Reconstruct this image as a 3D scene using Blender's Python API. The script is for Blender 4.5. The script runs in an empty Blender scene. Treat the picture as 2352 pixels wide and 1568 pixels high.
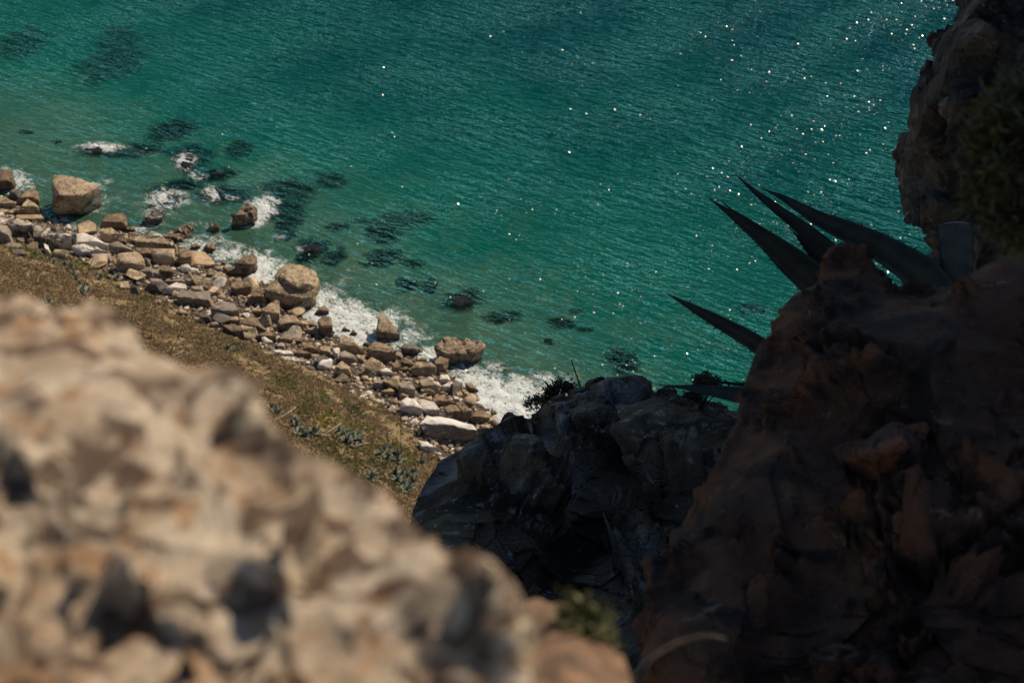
import bpy, bmesh, math, random
import numpy as np
from mathutils import Vector, Matrix, noise
random.seed(7); rng = np.random.default_rng(7)
scene = bpy.context.scene
COL = scene.collection
R = math.radians
# ------------------------------------------------------------------ camera frame
H = 100.0            # camera height over the sea
PITCH = R(38)
FW = 2352 * 50 / 36  # focal length in picture units (frame 2352 x 1568)
CAM = Vector((0, 0, H))
FWD = Vector((0, math.cos(PITCH), -math.sin(PITCH)))
UP = Vector((0, math.sin(PITCH), math.cos(PITCH)))
RT = Vector((1, 0, 0))
def ray(px, py):
    return (FWD + RT * ((px - 1176) / FW) + UP * ((784 - py) / FW))
def at(px, py, d):                 # point at distance d (along the optical axis)
    return CAM + ray(px, py) * d
def onz(px, py, z=0.0):
    r = ray(px, py); return CAM + r * ((z - H) / r.z)
def proj(x, y, z):                 # numpy: world -> frame
    dx, dy, dz = x, y, z - H
    w = dy * FWD.y + dz * FWD.z
    u = dy * UP.y + dz * UP.z
    w = np.where(w < 0.1, 0.1, w)
    return 1176 + FW * dx / w, 784 - FW * u / w
# ------------------------------------------------------------------ tagging
def tag(o, label=None, cat=None, group=None, kind=None):
    if label: o['label'] = label
    if cat: o['category'] = cat
    if group: o['group'] = group
    if kind: o['kind'] = kind
    return o
def link(name, me, mat=None, parent=None, loc=None):
    o = bpy.data.objects.new(name, me); COL.objects.link(o)
    if mat is not None and me is not None: me.materials.append(mat)
    if parent is not None: o.parent = parent
    if loc is not None: o.location = loc
    return o
def npmesh(name, V, F, smooth=False, cols=None):
    me = bpy.data.meshes.new(name)
    V = np.asarray(V, dtype=np.float32); F = np.asarray(F, dtype=np.int32)
    n = F.shape[1]
    me.vertices.add(len(V)); me.vertices.foreach_set('co', V.ravel())
    me.loops.add(F.size); me.loops.foreach_set('vertex_index', F.ravel())
    me.polygons.add(len(F))
    me.polygons.foreach_set('loop_start', np.arange(0, F.size, n, dtype=np.int32))
    me.polygons.foreach_set('loop_total', np.full(len(F), n, dtype=np.int32))
    me.polygons.foreach_set('use_smooth', np.full(len(F), smooth))
    me.update(); me.validate()
    if cols is not None:
        a = me.color_attributes.new('col', 'FLOAT_COLOR', 'POINT')
        a.data.foreach_set('color', np.asarray(cols, dtype=np.float32).ravel())
    return me
# ------------------------------------------------------------------ node helper
class NT:
    def __init__(s, name):
        s.m = bpy.data.materials.new(name); s.m.use_nodes = True
        s.t = s.m.node_tree; s.t.nodes.clear()
        s.out = s.t.nodes.new('ShaderNodeOutputMaterial')
    def n(s, typ, ins=None, **kw):
        nd = s.t.nodes.new('ShaderNode' + typ)
        for k, v in kw.items(): setattr(nd, k, v)
        for k, v in (ins or {}).items():
            if isinstance(v, bpy.types.NodeSocket): s.t.links.new(v, nd.inputs[k])
            elif isinstance(v, bpy.types.Node): s.t.links.new(v.outputs[0], nd.inputs[k])
            else: nd.inputs[k].default_value = v
        return nd
    def math(s, op, a, b=0.0, c=0.0, clamp=False):
        return s.n('Math', {0: a, 1: b, 2: c}, operation=op, use_clamp=clamp).outputs[0]
    def mix(s, f, a, b, bt='MIX'):
        nd = s.t.nodes.new('ShaderNodeMix'); nd.data_type = 'RGBA'; nd.blend_type = bt
        for i, v in ((0, f), (6, a), (7, b)):
            if isinstance(v, bpy.types.NodeSocket): s.t.links.new(v, nd.inputs[i])
            else: nd.inputs[i].default_value = v if i == 0 else (tuple(v) + (1,))[:4]
        return nd.outputs[2]
    def noise(s, vec, scale, detail=4, rough=.55, dist=0.0, col=False):
        nd = s.n('TexNoise', {'Vector': vec, 'Scale': scale, 'Detail': detail, 'Roughness': rough, 'Distortion': dist})
        return nd.outputs[1 if col else 0]
    def ramp(s, f, a, b, lo=0.0, hi=1.0):
        return s.n('MapRange', {0: f, 1: a, 2: b, 3: lo, 4: hi}, interpolation_type='SMOOTHSTEP').outputs[0]
    def done(s, sh):
        s.t.links.new(sh.outputs[0] if isinstance(sh, bpy.types.Node) else sh, s.out.inputs[0]); return s.m

def rock_mat(name, c1, c2, blotch, sc=1.0, blot=(.56, .66), rough=.9, bump=.5, bd=.12, third=None, rnd=.35, cap=None, fleck=None, fine=0):
    """c1/c2 stone colours, blotch lichen/stain/pit-shade colour, sc = feature frequency (1/m)"""
    m = NT(name)
    tc = m.n('TexCoord').outputs['Object']
    oi = m.n('ObjectInfo')
    off = m.n('VectorMath', {0: tc, 1: m.n('CombineXYZ', {0: m.math('MULTIPLY', oi.outputs['Random'], 91.0), 1: 3.1, 2: 0.0})}, operation='ADD').outputs[0]
    n1 = m.noise(off, sc * .8, 6, .6, .4)
    n2 = m.noise(off, sc * 3.7, 8, .65)
    n3 = m.noise(off, sc * 1.3, 5, .6, 1.0)
    n4 = m.noise(off, sc * 14, 4, .7)
    c = m.mix(m.ramp(n1, .38, .62), c1, c2)
    if third: c = m.mix(m.ramp(m.noise(off, sc * 1.9, 4, .55, .6), .52, .64), c, third)
    c = m.mix(m.ramp(n3, blot[0], blot[1], 0, .85), c, blotch)
    c = m.mix(.55, c, m.n('CombineXYZ', {0: m.ramp(n2, .25, .75, .35, 1.5), 1: m.ramp(n2, .25, .75, .35, 1.5), 2: m.ramp(n2, .25, .75, .35, 1.5)}).outputs[0], 'MULTIPLY')
    pz = m.n('SeparateXYZ', {0: m.n('NewGeometry').outputs['Position']}).outputs[2]
    wet = m.ramp(m.math('ADD', pz, m.math('MULTIPLY', n1, .5)), .45, .85, .42, 1.0)
    c = m.mix(1.0, c, m.n('CombineXYZ', {0: wet, 1: wet, 2: wet}).outputs[0], 'MULTIPLY')
    if rnd:
        v = m.math('MULTIPLY_ADD', oi.outputs['Random'], rnd, 1 - rnd * .5)
        c = m.mix(1.0, c, m.n('CombineXYZ', {0: v, 1: v, 2: v}).outputs[0], 'MULTIPLY')
    if fleck:
        fs, fc, lo = fleck
        nf = m.noise(off, fs, 5, .7, .5)
        c = m.mix(m.ramp(nf, lo, lo + .06, 0, .85), c, fc)
        c = m.mix(m.ramp(m.noise(off, fs * 2.3, 3, .6), .62, .70, 0, .7), c, tuple(v * .25 for v in c2))
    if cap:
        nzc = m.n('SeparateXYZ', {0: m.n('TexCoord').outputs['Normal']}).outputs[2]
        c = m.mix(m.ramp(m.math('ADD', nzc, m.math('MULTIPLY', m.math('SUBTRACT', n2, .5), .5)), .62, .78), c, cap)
    h = m.math('ADD', m.math('MULTIPLY', n2, .7), m.math('MULTIPLY', n4, .3))
    if fine:
        vo = m.n('TexVoronoi', {'Vector': off, 'Scale': sc * 9, 'Randomness': 1.0}, feature='DISTANCE_TO_EDGE').outputs['Distance']
        h = m.math('ADD', m.math('MULTIPLY', h, .8), m.math('ADD', m.math('MULTIPLY', m.noise(off, sc * 42, 4, .7), fine), m.math('MULTIPLY', m.ramp(vo, 0, .08), .12)))
    b = m.n('Bump', {'Height': h, 'Strength': bump, 'Distance': bd / sc})
    return m.done(m.n('BsdfPrincipled', {'Base Color': c, 'Roughness': rough, 'Normal': b, 'Specular IOR Level': .25}))
# ------------------------------------------------------------------ shoreline and terrain
SH = [(-900,300),(-300,395),(0,452),(80,490),(160,528),(240,548),(300,535),(370,545),(440,580),(480,600),(530,610),(560,640),
      (620,655),(680,690),(690,730),(760,768),(830,797),(880,792),(940,820),(1000,832),(1040,862),(1090,910),(1130,958),
      (1180,1005),(1250,1150),(1300,1350),(1350,1700),(1420,2300)]
HB = [(-900,395),(-300,470),(0,528),(60,560),(150,592),(215,607),(260,640),(330,670),(400,702),(460,742),(560,782),(640,818),
      (720,852),(800,892),(870,928),(920,962),(960,1012),(1000,1052),(1050,1100),(1140,1200),(1215,1330),(1280,1700),(1360,2300)]
S = np.array([onz(*p)[:2] for p in SH]); B = np.array([onz(*p, 2.0)[:2] for p in HB])
S = np.vstack([[-600, S[0][1] + 60], S, [S[-1][0] + 5, -30]]); B = np.vstack([[-600, B[0][1] + 50], B, [B[-1][0] + 5, -30]])
def pdist(P, L):
    d = np.full(len(P), 1e9)
    for a, b in zip(L[:-1], L[1:]):
        ab = b - a; t = np.clip(((P - a) @ ab) / (ab @ ab), 0, 1)
        d = np.minimum(d, np.hypot(*(P - a - t[:, None] * ab).T))
    return d
def inpoly(P, G):
    x, y = P[:, 0], P[:, 1]; r = np.zeros(len(P), bool); j = len(G) - 1
    for i in range(len(G)):
        xi, yi, xj, yj = G[i][0], G[i][1], G[j][0], G[j][1]
        c = ((yi > y) != (yj > y))
        with np.errstate(divide='ignore', invalid='ignore'):
            r ^= c & (x < (xj - xi) * (y - yi) / ((yj - yi) if yj != yi else 1e-9) + xi)
        j = i
    return r
LANDP = np.vstack([S, [S[-1][0], -200], [-600, -200]]); HILLP = np.vstack([B, [B[-1][0], -200], [-600, -200]])
def lump(x, y, s, a, ph=0.0):   # cheap smooth field
    return a * (np.sin(x / s + 1.3 + ph) * np.cos(y / s * 1.1 + ph) + .6 * np.sin(x / s * 2.1 + y / s * 1.7 + ph) + .35 * np.cos(x / s * 4.3 - y / s * 3.6 + 2 * ph))
def height(P):
    P = np.atleast_2d(P).astype(float)
    dS = pdist(P, S); dB = pdist(P, B)
    land = inpoly(P, LANDP); hill = inpoly(P, HILLP)
    x, y = P[:, 0], P[:, 1]
    t = dS / (dS + dB + 1e-6)
    zb = .02 + 1.9 * t + lump(x, y, 2.1, .06)
    zs = -.05 - .16 * dS ** .95 + np.minimum(dS, 1) * lump(x, y, 4, .12) - .5 * np.clip(dS / 20, 0, 1)
    zh = 1.92 + .52 * dB + .0105 * np.maximum(0, dB - 62) ** 2 + np.minimum(dB / 4, 1) * (lump(x, y, 5.5, .28) + lump(x, y, 1.7, .07, 2.0))
    zh = np.minimum(zh, 93)
    z = np.where(hill, zh, np.where(land, zb, np.maximum(zs, -12)))
    return z
def ground(px, py):
    z = 1.0
    for _ in range(9):
        p = onz(px, py, z); z = .4 * z + .6 * float(height([p[:2]])[0])
    return Vector((p.x, p.y, z))
# ------------------------------------------------------------------ materials
M = {}
M['tan']   = rock_mat('tan_rock', (.41,.30,.18), (.26,.185,.105), (.10,.07,.04), 1.0, (.52,.62), bump=.8, bd=.25)
M['brown'] = rock_mat('brown_rock', (.24,.16,.09), (.16,.11,.065), (.08,.052,.033), 1.0, (.52,.62), bump=.8, bd=.25)
M['grey']  = rock_mat('grey_rock', (.27,.215,.155), (.21,.165,.12), (.09,.07,.05), 1.2)
M['white'] = rock_mat('pale_rock', (.56,.49,.40), (.45,.385,.31), (.20,.165,.13), 1.0, (.60,.72))
M['dark']  = rock_mat('dark_rock', (.085,.07,.055), (.13,.105,.08), (.04,.034,.028), 1.2)
M['reef']  = rock_mat('pitted_reef_rock', (.33,.235,.145), (.19,.13,.08), (.05,.036,.026), 2.6, (.5,.6), bump=.9)
M['wet']   = rock_mat('wet_weedy_rock', (.004,.007,.008), (.008,.012,.012), (.003,.004,.005), 1.5, rough=.95)
M['blotchy'] = rock_mat('lichen_blotched_rock', (.46,.38,.28), (.36,.285,.20), (.045,.038,.032), .55, (.47,.54))
M['slab']  = rock_mat('wet_sandstone', (.46,.31,.17), (.40,.27,.155), (.27,.18,.10), .6, (.6,.8), rough=.6)
M['pebble'] = rock_mat('pebbles', (.46,.38,.29), (.26,.20,.145), (.13,.095,.07), .8, (.52,.6))
# near rocks: finer scale
M['fore']  = rock_mat('cream_breccia', (.80,.64,.45), (.54,.39,.25), (.095,.05,.028), 22, (.50,.58), bump=.8, bd=.6, third=(.50,.29,.15), fine=.3, rnd=0)  # dark cement blotches, spread wider to stand in for shade in pits
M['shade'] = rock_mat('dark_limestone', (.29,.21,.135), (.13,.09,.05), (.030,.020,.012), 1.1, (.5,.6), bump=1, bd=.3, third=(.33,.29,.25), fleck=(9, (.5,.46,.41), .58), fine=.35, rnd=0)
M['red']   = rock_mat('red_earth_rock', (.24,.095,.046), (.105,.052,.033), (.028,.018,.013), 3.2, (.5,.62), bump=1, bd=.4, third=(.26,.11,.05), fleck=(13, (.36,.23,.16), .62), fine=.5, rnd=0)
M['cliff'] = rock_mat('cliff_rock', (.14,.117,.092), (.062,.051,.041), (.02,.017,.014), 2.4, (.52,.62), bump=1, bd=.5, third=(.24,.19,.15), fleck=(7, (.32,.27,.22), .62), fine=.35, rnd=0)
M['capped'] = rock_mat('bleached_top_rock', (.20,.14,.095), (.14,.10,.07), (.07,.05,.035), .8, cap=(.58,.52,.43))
M['terra'] = rock_mat('terracotta_stone', (.36,.17,.10), (.28,.13,.08), (.16,.09,.06), 8, rnd=.2)
M['bark']  = rock_mat('dry_stem', (.30,.23,.15), (.22,.17,.11), (.12,.09,.06), 12, rnd=.2)

def leaf_mat(name, a, b, rough=.55):
    m = NT(name); tc = m.n('TexCoord').outputs['Object']
    n = m.noise(tc, 9, 5, .6)
    c = m.mix(m.ramp(n, .35, .65), a, b)
    bp = m.n('Bump', {'Height': m.noise(tc, 40, 3, .6), 'Strength': .25, 'Distance': .01})
    return m.done(m.n('BsdfPrincipled', {'Base Color': c, 'Roughness': rough, 'Normal': bp, 'Specular IOR Level': .3}))
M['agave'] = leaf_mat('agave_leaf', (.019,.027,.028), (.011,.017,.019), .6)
M['agave_sheen'] = leaf_mat('agave_leaf_sheen', (.028,.040,.048), (.017,.026,.034), .55)  # blue-grey sheen put into the leaf colour
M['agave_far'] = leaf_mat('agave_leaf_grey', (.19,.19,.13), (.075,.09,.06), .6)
M['needle'] = leaf_mat('bush_leaf', (.06,.05,.014), (.032,.028,.01), .7)
M['olive'] = leaf_mat('plant_leaf', (.10,.10,.03), (.07,.06,.025), .7)
M['shrub'] = leaf_mat('shrub_leaf', (.05,.06,.025), (.03,.04,.018), .7)
M['dead'] = leaf_mat('dead_plant', (.36,.20,.10), (.22,.12,.06), .8)
M['spine'] = leaf_mat('agave_spine', (.05,.035,.025), (.03,.02,.015), .5)

def attr_mat(name, rough=.85, trans=.0):
    m = NT(name); a = m.n('VertexColor', layer_name='col').outputs[0]
    pb = m.n('BsdfPrincipled', {'Base Color': a, 'Roughness': rough, 'Specular IOR Level': .15})
    if not trans: return m.done(pb)
    return m.done(m.n('MixShader', {0: trans, 1: pb, 2: m.n('BsdfTranslucent', {'Color': a})}))
M['scrub'] = attr_mat('scrub_blades', trans=.45)

m = NT('hillside_soil'); tc = m.n('TexCoord').outputs['Object']
n1 = m.noise(tc, .09, 6, .6, .5); n2 = m.noise(tc, .9, 8, .7); n3 = m.noise(tc, .3, 5, .6, .8)
c = m.mix(m.ramp(n1, .4, .6), (.185,.128,.064), (.165,.12,.056))
c = m.mix(m.ramp(n3, .56, .68), c, (.33,.22,.135))
c = m.mix(m.ramp(n2, .5, .62, 0, .6), c, (.17,.115,.065))
M['soil'] = m.done(m.n('BsdfPrincipled', {'Base Color': c, 'Roughness': .95, 'Specular IOR Level': .1,
                   'Normal': m.n('Bump', {'Height': n2, 'Strength': .8, 'Distance': .5})}))
m = NT('beach_ground'); tc = m.n('TexCoord').outputs['Object']
v = m.n('TexVoronoi', {'Vector': tc, 'Scale': 3.2}); n2 = m.noise(tc, 1.2, 6, .7)
c = m.mix(m.ramp(n2, .4, .6), (.11,.08,.052), (.05,.036,.024))  # ground colour darkened to stand in for deep shade between boulders
c = m.mix(m.ramp(v.outputs['Distance'], .25, .5, 0, .8), c, (.06,.045,.03))
z = m.n('SeparateXYZ', {0: tc}).outputs[2]
c = m.mix(m.ramp(z, -.6, -.02, 1, 0), c, (.42,.36,.23))
M['beach'] = m.done(m.n('BsdfPrincipled', {'Base Color': c, 'Roughness': .9, 'Specular IOR Level': .15,
                   'Normal': m.n('Bump', {'Height': v.outputs['Distance'], 'Strength': .8, 'Distance': .3})}))

# ------------------------------------------------------------------ submerged rocks (frame px: x, y, w, h, top height above sea, deepness)
SUB = [(395,300,84,46,-.35),(292,347,120,30,-.1),(215,343,50,26,.1),(440,358,80,44,-.15),(430,375,44,34,.12),(550,343,56,32,-.45),(495,402,72,26,.0),
       (400,430,88,32,-.05),(515,448,90,44,-.05),(665,437,96,46,-.3),(760,415,60,28,-.5),(640,482,110,40,-.15),
       (662,516,52,28,-.15),(658,542,32,20,-.15),(775,522,38,20,-.3),(835,507,40,12,-.8),(878,538,66,38,-.1),
       (718,568,72,32,.08),(703,592,44,22,-.1),(768,590,40,38,-.05),(885,585,60,24,-.1),(862,605,54,20,-.15),(946,605,42,18,-.35),
       (935,655,54,26,-.05),(988,658,30,28,-.02),(1062,690,74,44,.1),(1155,728,62,30,-.1),(1290,742,46,28,-.1),
       (1260,785,20,14,-.2),(1430,830,66,50,-.1),(1728,708,56,20,-.5),(375,465,76,40,.0),(248,150,110,80,-1.6),(50,100,70,70,-1.8),
       (60,304,24,10,-.3),(132,326,20,8,-.3),(1320,714,30,12,-.8),(930,506,110,36,-1.1),(1345,757,30,12,-.7),(1150,845,22,22,-.4),(270,90,60,60,-2.2)]
SUBW = []
for (px, py, w, h, top) in SUB:
    c = onz(px, py, 0); d = (c - CAM).length
    hx = w / 2 / FW * d * 1.1; sy = h / 2 / FW * d / (-(ray(px, py).normalized().z))
    hy = sy * .95
    SUBW.append((c.x, c.y, hx, hy, top))
def rockbottom(P):
    z = np.full(len(P), -99.)
    for i, (cx, cy, hx, hy, top) in enumerate(SUBW):
        dx, dy = (P[:, 0] - cx), (P[:, 1] - cy)
        m_ = (abs(dx) < hx * 2.2) & (abs(dy) < hy * 2.2)
        if not m_.any(): continue
        a = np.arctan2(dy[m_] / hy, dx[m_] / hx)
        w = 1 + .13 * np.sin(2 * a + i) + .09 * np.sin(5 * a + 2.1 * i) + .05 * np.sin(9 * a + i * .7)
        r = np.hypot(dx[m_] / hx, dy[m_] / hy) / w
        h = top - (min(hx, hy) * .9) * np.maximum(0, r ** 6.0) * .7
        z[m_] = np.maximum(z[m_], np.where(r < 1.5, h, -99))
    return z
# ------------------------------------------------------------------ terrain meshes
def axis(core0, core1, step, lo, hi):
    a = list(np.arange(core0, core1, step)); s = step
    while a[0] > lo: s *= 1.18; a.insert(0, a[0] - s)
    s = step
    while a[-1] < hi: s *= 1.18; a.append(a[-1] + s)
    return np.array(a)
def grid(xs, ys):
    X, Y = np.meshgrid(xs, ys); P = np.stack([X.ravel(), Y.ravel()], 1)
    nx, ny = len(xs), len(ys)
    i = (np.arange(ny - 1)[:, None] * nx + np.arange(nx - 1)).ravel()
    F = np.stack([i, i + 1, i + nx + 1, i + nx], 1)
    return P, F
P, F = grid(axis(-92, 36, .55, -560, 130), axis(62, 196, .55, -60, 700))
Z = height(P)
hillv = inpoly(P, HILLP)
hf = hillv[F].sum(1) >= 2
V = np.column_stack([P, Z])
def sub(V, F):
    u, inv = np.unique(F, return_inverse=True); return V[u], inv.reshape(F.shape)
v_, f_ = sub(V, F[hf]); o = link('hillside', npmesh('hillside', v_, f_, True), M['soil']); tag(o, kind='structure')
near = (~hf) & (P[F][:, :, 1].mean(1) < 420) & (Z[F].mean(1) > -11.9)
v_, f_ = sub(V, F[near]); o = link('beach', npmesh('beach', v_, f_, True), M['beach']); tag(o, kind='structure')

# ------------------------------------------------------------------ sea
P, F = grid(axis(-95, 40, .42, -2500, 2500), axis(100, 200, .42, -60, 3500))
gz = height(P); rb = rockbottom(P)
depth = np.clip(-np.maximum(gz, rb), 0, 20)
rdepth = np.clip(-rb, 0, 60)
PX, PY = proj(P[:, 0], P[:, 1], np.zeros(len(P)))
dS = pdist(P, S) * np.where(inpoly(P, LANDP), -1, 1)
# foam patches: frame px x, y, rx, ry, tilt deg, strength
FO = [(600,478,34,26,-20,1.15),(575,505,36,16,-10,.8),(425,368,24,20,0,.85),(230,338,50,10,0,.85),(330,350,50,8,5,.3),(487,448,22,20,0,.75),(455,402,20,14,0,.6),
      (530,455,30,10,10,.4),(380,458,48,24,0,.7),(360,480,60,20,10,.4),(40,415,40,22,20,.8),(82,420,30,14,0,.4),(228,425,26,12,-10,.6),(225,465,26,22,0,.65),(265,455,22,18,0,.3),
      (180,520,60,14,20,.4),(230,545,70,14,0,.55),(320,530,50,14,-25,.7),(370,545,70,16,-5,.6),(445,570,70,22,-10,.75),(480,545,50,18,0,.4),
      (540,585,44,22,20,.8),(520,600,50,16,25,.7),(600,610,46,28,20,1.15),(590,640,36,20,30,1.1),(640,640,26,14,0,.7),(640,600,30,14,0,.4),
      (745,690,34,34,30,.9),(800,725,70,34,20,1.1),(740,730,46,22,20,1.15),(800,765,70,26,25,1.1),(880,740,50,20,-15,.95),(850,775,40,20,0,.9),
      (950,770,30,24,0,.6),(945,745,32,20,20,.5),(900,800,50,14,10,.8),(990,815,34,24,0,.95),(975,775,40,12,-10,.5),(1040,870,50,22,0,.75),(1110,885,80,36,15,1.0),
      (1160,925,85,36,15,1.35),(1130,950,50,24,10,1.1),(1210,900,75,32,10,.95),(1250,880,65,28,0,.6),(1230,940,40,20,0,.6),(1050,845,60,10,-20,.5),(1140,850,50,22,20,.35),
      (1500,893,30,7,0,.3),(800,635,30,18,-50,.35),(720,610,40,10,-20,.3),(700,570,20,8,0,.4),(640,545,26,10,0,.35),(455,520,40,12,0,.35),(30,440,50,10,10,.5),(1000,700,60,14,15,.2)]
foam = np.zeros(len(P))
for (x, y, rx, ry, t, s) in FO:
    s *= .84 if y < 500 else .92
    dx, dy = PX - x, PY - y; ct, st = math.cos(R(t)), math.sin(R(t))
    a = (dx * ct + dy * st) / rx; b = (-dx * st + dy * ct) / ry
    foam = np.maximum(foam, s * np.exp(-.5 * (a * a + b * b) ** 1.3))
foam = np.maximum(foam, .5 * np.exp(-(np.maximum(dS, 0) / 2.6) ** 2) * (PX < 1400))
zz = foam * .16 * (np.sin(P[:, 0] * 2.9 + 1.2 * np.sin(P[:, 1] * 1.9)) + np.cos(P[:, 1] * 3.3 + P[:, 0]))*.5
zz *= np.clip(1 - np.abs(P[:, 0]) / 300, 0, 1)
sea = npmesh('water', np.column_stack([P, zz]), F, True)
for nm, arr in (('foam', foam), ('depth', depth), ('shore', np.maximum(dS, 0)), ('rockd', rdepth)):
    a = sea.attributes.new(nm, 'FLOAT', 'POINT'); a.data.foreach_set('value', arr.astype(np.float32))
m = NT('sea_water'); tc = m.n('TexCoord').outputs['Object']
A = lambda n_: m.n('Attribute', attribute_name=n_).outputs['Fac']
def wv(rot, sx, sy, sc, det=3, ro=.5, di=.0):
    mp = m.n('Mapping', {'Vector': tc, 'Rotation': (0, 0, R(rot)), 'Scale': (1 / sx, sy, 1)}, vector_type='TEXTURE')
    return m.noise(mp, sc, det, ro, di)
w1 = wv(-34, .3, 1, .72, 3, .5, .5); w2 = wv(-24, .42, 1, 1.7, 3, .55, .4); w3 = wv(5, .6, 1, 3.5, 2, .5)
hgt = m.math('ADD', m.math('MULTIPLY', w1, 1.5), m.math('ADD', m.math('MULTIPLY', w2, .75), m.math('MULTIPLY', w3, .05)))
bump = m.n('Bump', {'Height': hgt, 'Strength': 1.0, 'Distance': .95})
sh = A('shore')
big = m.noise(tc, .022, 4, .6, .6); mid = m.noise(tc, .16, 5, .65, .8)
shn = m.math('MULTIPLY', m.math('MULTIPLY', sh, m.ramp(big, .3, .7, .75, 1.25)), m.ramp(m.n('SeparateXYZ', {0: tc}).outputs[0], -125, -35, .33, 1))
c = m.mix(m.ramp(shn, 1, 26), (.036,.074,.046), (.002,.053,.036))
c = m.mix(m.ramp(shn, 18, 62), c, (.0001,.029,.025))
c = m.mix(m.ramp(shn, 42, 150), c, (.0001,.0105,.018))
c = m.mix(m.math('MULTIPLY', m.ramp(mid, .45, .7), m.ramp(sh, 2, 40, .5, .0)), c, (.06,.10,.055))
body = m.n('BsdfDiffuse', {'Color': c})
clear = m.math('MULTIPLY', m.n('Math', {0: m.math('MULTIPLY', A('depth'), -1.35)}, operation='EXPONENT').outputs[0], .9)
cr = m.math('MULTIPLY', m.n('Math', {0: m.math('MULTIPLY', A('rockd'), -.2)}, operation='EXPONENT').outputs[0], .97)
clear = m.math('MAXIMUM', clear, cr)
trn = m.n('BsdfTransparent', {'Color': (.45,.80,.70,1)})
s1 = m.n('MixShader', {0: clear, 1: body, 2: trn})
gl = m.n('BsdfGlossy', {'Color': (.2,.72,.95,1), 'Roughness': .04, 'Normal': bump})
fr = m.n('Fresnel', {'IOR': 1.33, 'Normal': bump})
s2 = m.n('MixShader', {0: m.math('MULTIPLY', m.math('POWER', fr.outputs[0], 2.5), 1.05, clamp=True), 1: s1, 2: gl})
fo = A('foam')
fmp = m.n('Mapping', {'Vector': tc, 'Rotation': (0, 0, R(-35)), 'Scale': (1.7, 1, 1)}, vector_type='TEXTURE')
fn0 = m.noise(fmp, .55, 8, .66, 1.4); fr1 = m.noise(fmp, 1.6, 4, .6, 2.2)
lace = m.math('SUBTRACT', 1.0, m.math('MULTIPLY', m.math('ABSOLUTE', m.math('SUBTRACT', fr1, .5)), 7.0))
fn = m.math('ADD', m.math('MULTIPLY', fn0, .8), m.math('MULTIPLY', lace, .18))
ff = m.ramp(m.math('ADD', fo, m.math('MULTIPLY', m.math('SUBTRACT', fn, .42), 3.3)), .60, 1.3)
ff = m.math('MULTIPLY', ff, m.ramp(fo, .05, .45))
fb = m.n('Bump', {'Height': fn, 'Strength': .8, 'Distance': .5})
fd = m.n('BsdfDiffuse', {'Color': (.66,.66,.60,1), 'Normal': fb})
M['sea'] = m.done(m.n('MixShader', {0: m.math('MULTIPLY', ff, .86), 1: s2, 2: fd}))
water = link('water', sea, M['sea']); tag(water, kind='structure')
# choppy wavelet facets added on the water to catch the sun: only their mirror reflection shows
nw = 1300000
r_ = rng.random(nw); wx = rng.uniform(-150, 190, nw); wy = 95 + 330 * rng.random(nw) ** 1.0
k = ~inpoly(np.stack([wx, wy], 1), LANDP); ax_, ay_ = proj(wx, wy, 0 * wx); k &= (np.sin(wx * .21 + 1.7 * np.sin(wy * .13)) + np.sin(wy * .33 - wx * .17 + 2 * np.sin(wx * .07)) + rng.normal(0, 1.9, nw) > 1.5); k &= (ax_ > -300) & (ax_ < 2600) & (ay_ > -200)
wx, wy = wx[k], wy[k]; nw = len(wx)
wsz = rng.uniform(.07, .19, nw)[:, None]; sl = rng.normal(0, .19, (nw, 2)) ; th = rng.uniform(0, 3.14, nw)
u_ = np.stack([np.cos(th), np.sin(th)], 1) * wsz; v_ = np.stack([-np.sin(th), np.cos(th)], 1) * wsz * .6
cn = np.stack([wx, wy], 1); V = []
for a_ in (u_, v_, -u_, -v_):
    p_ = cn + a_; V.append(np.concatenate([p_, .09 - (a_ * sl).sum(1, keepdims=True)], 1))
V = np.stack(V, 1).reshape(-1, 3); F = np.arange(nw * 4).reshape(-1, 4)
m = NT('sun_glint'); g_ = m.n('BsdfGlossy', {'Color': (1,.97,.9,1), 'Roughness': .24}); t_ = m.n('BsdfTransparent', {})
M['sun_glint'] = m.done(m.n('MixShader', {0: m.math('MULTIPLY', m.n('Fresnel', {'IOR': 1.33}).outputs[0], 1.0), 1: t_, 2: g_}))
link('glint_facets', npmesh('glint_facets', V, F), M['sun_glint'], water)
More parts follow.
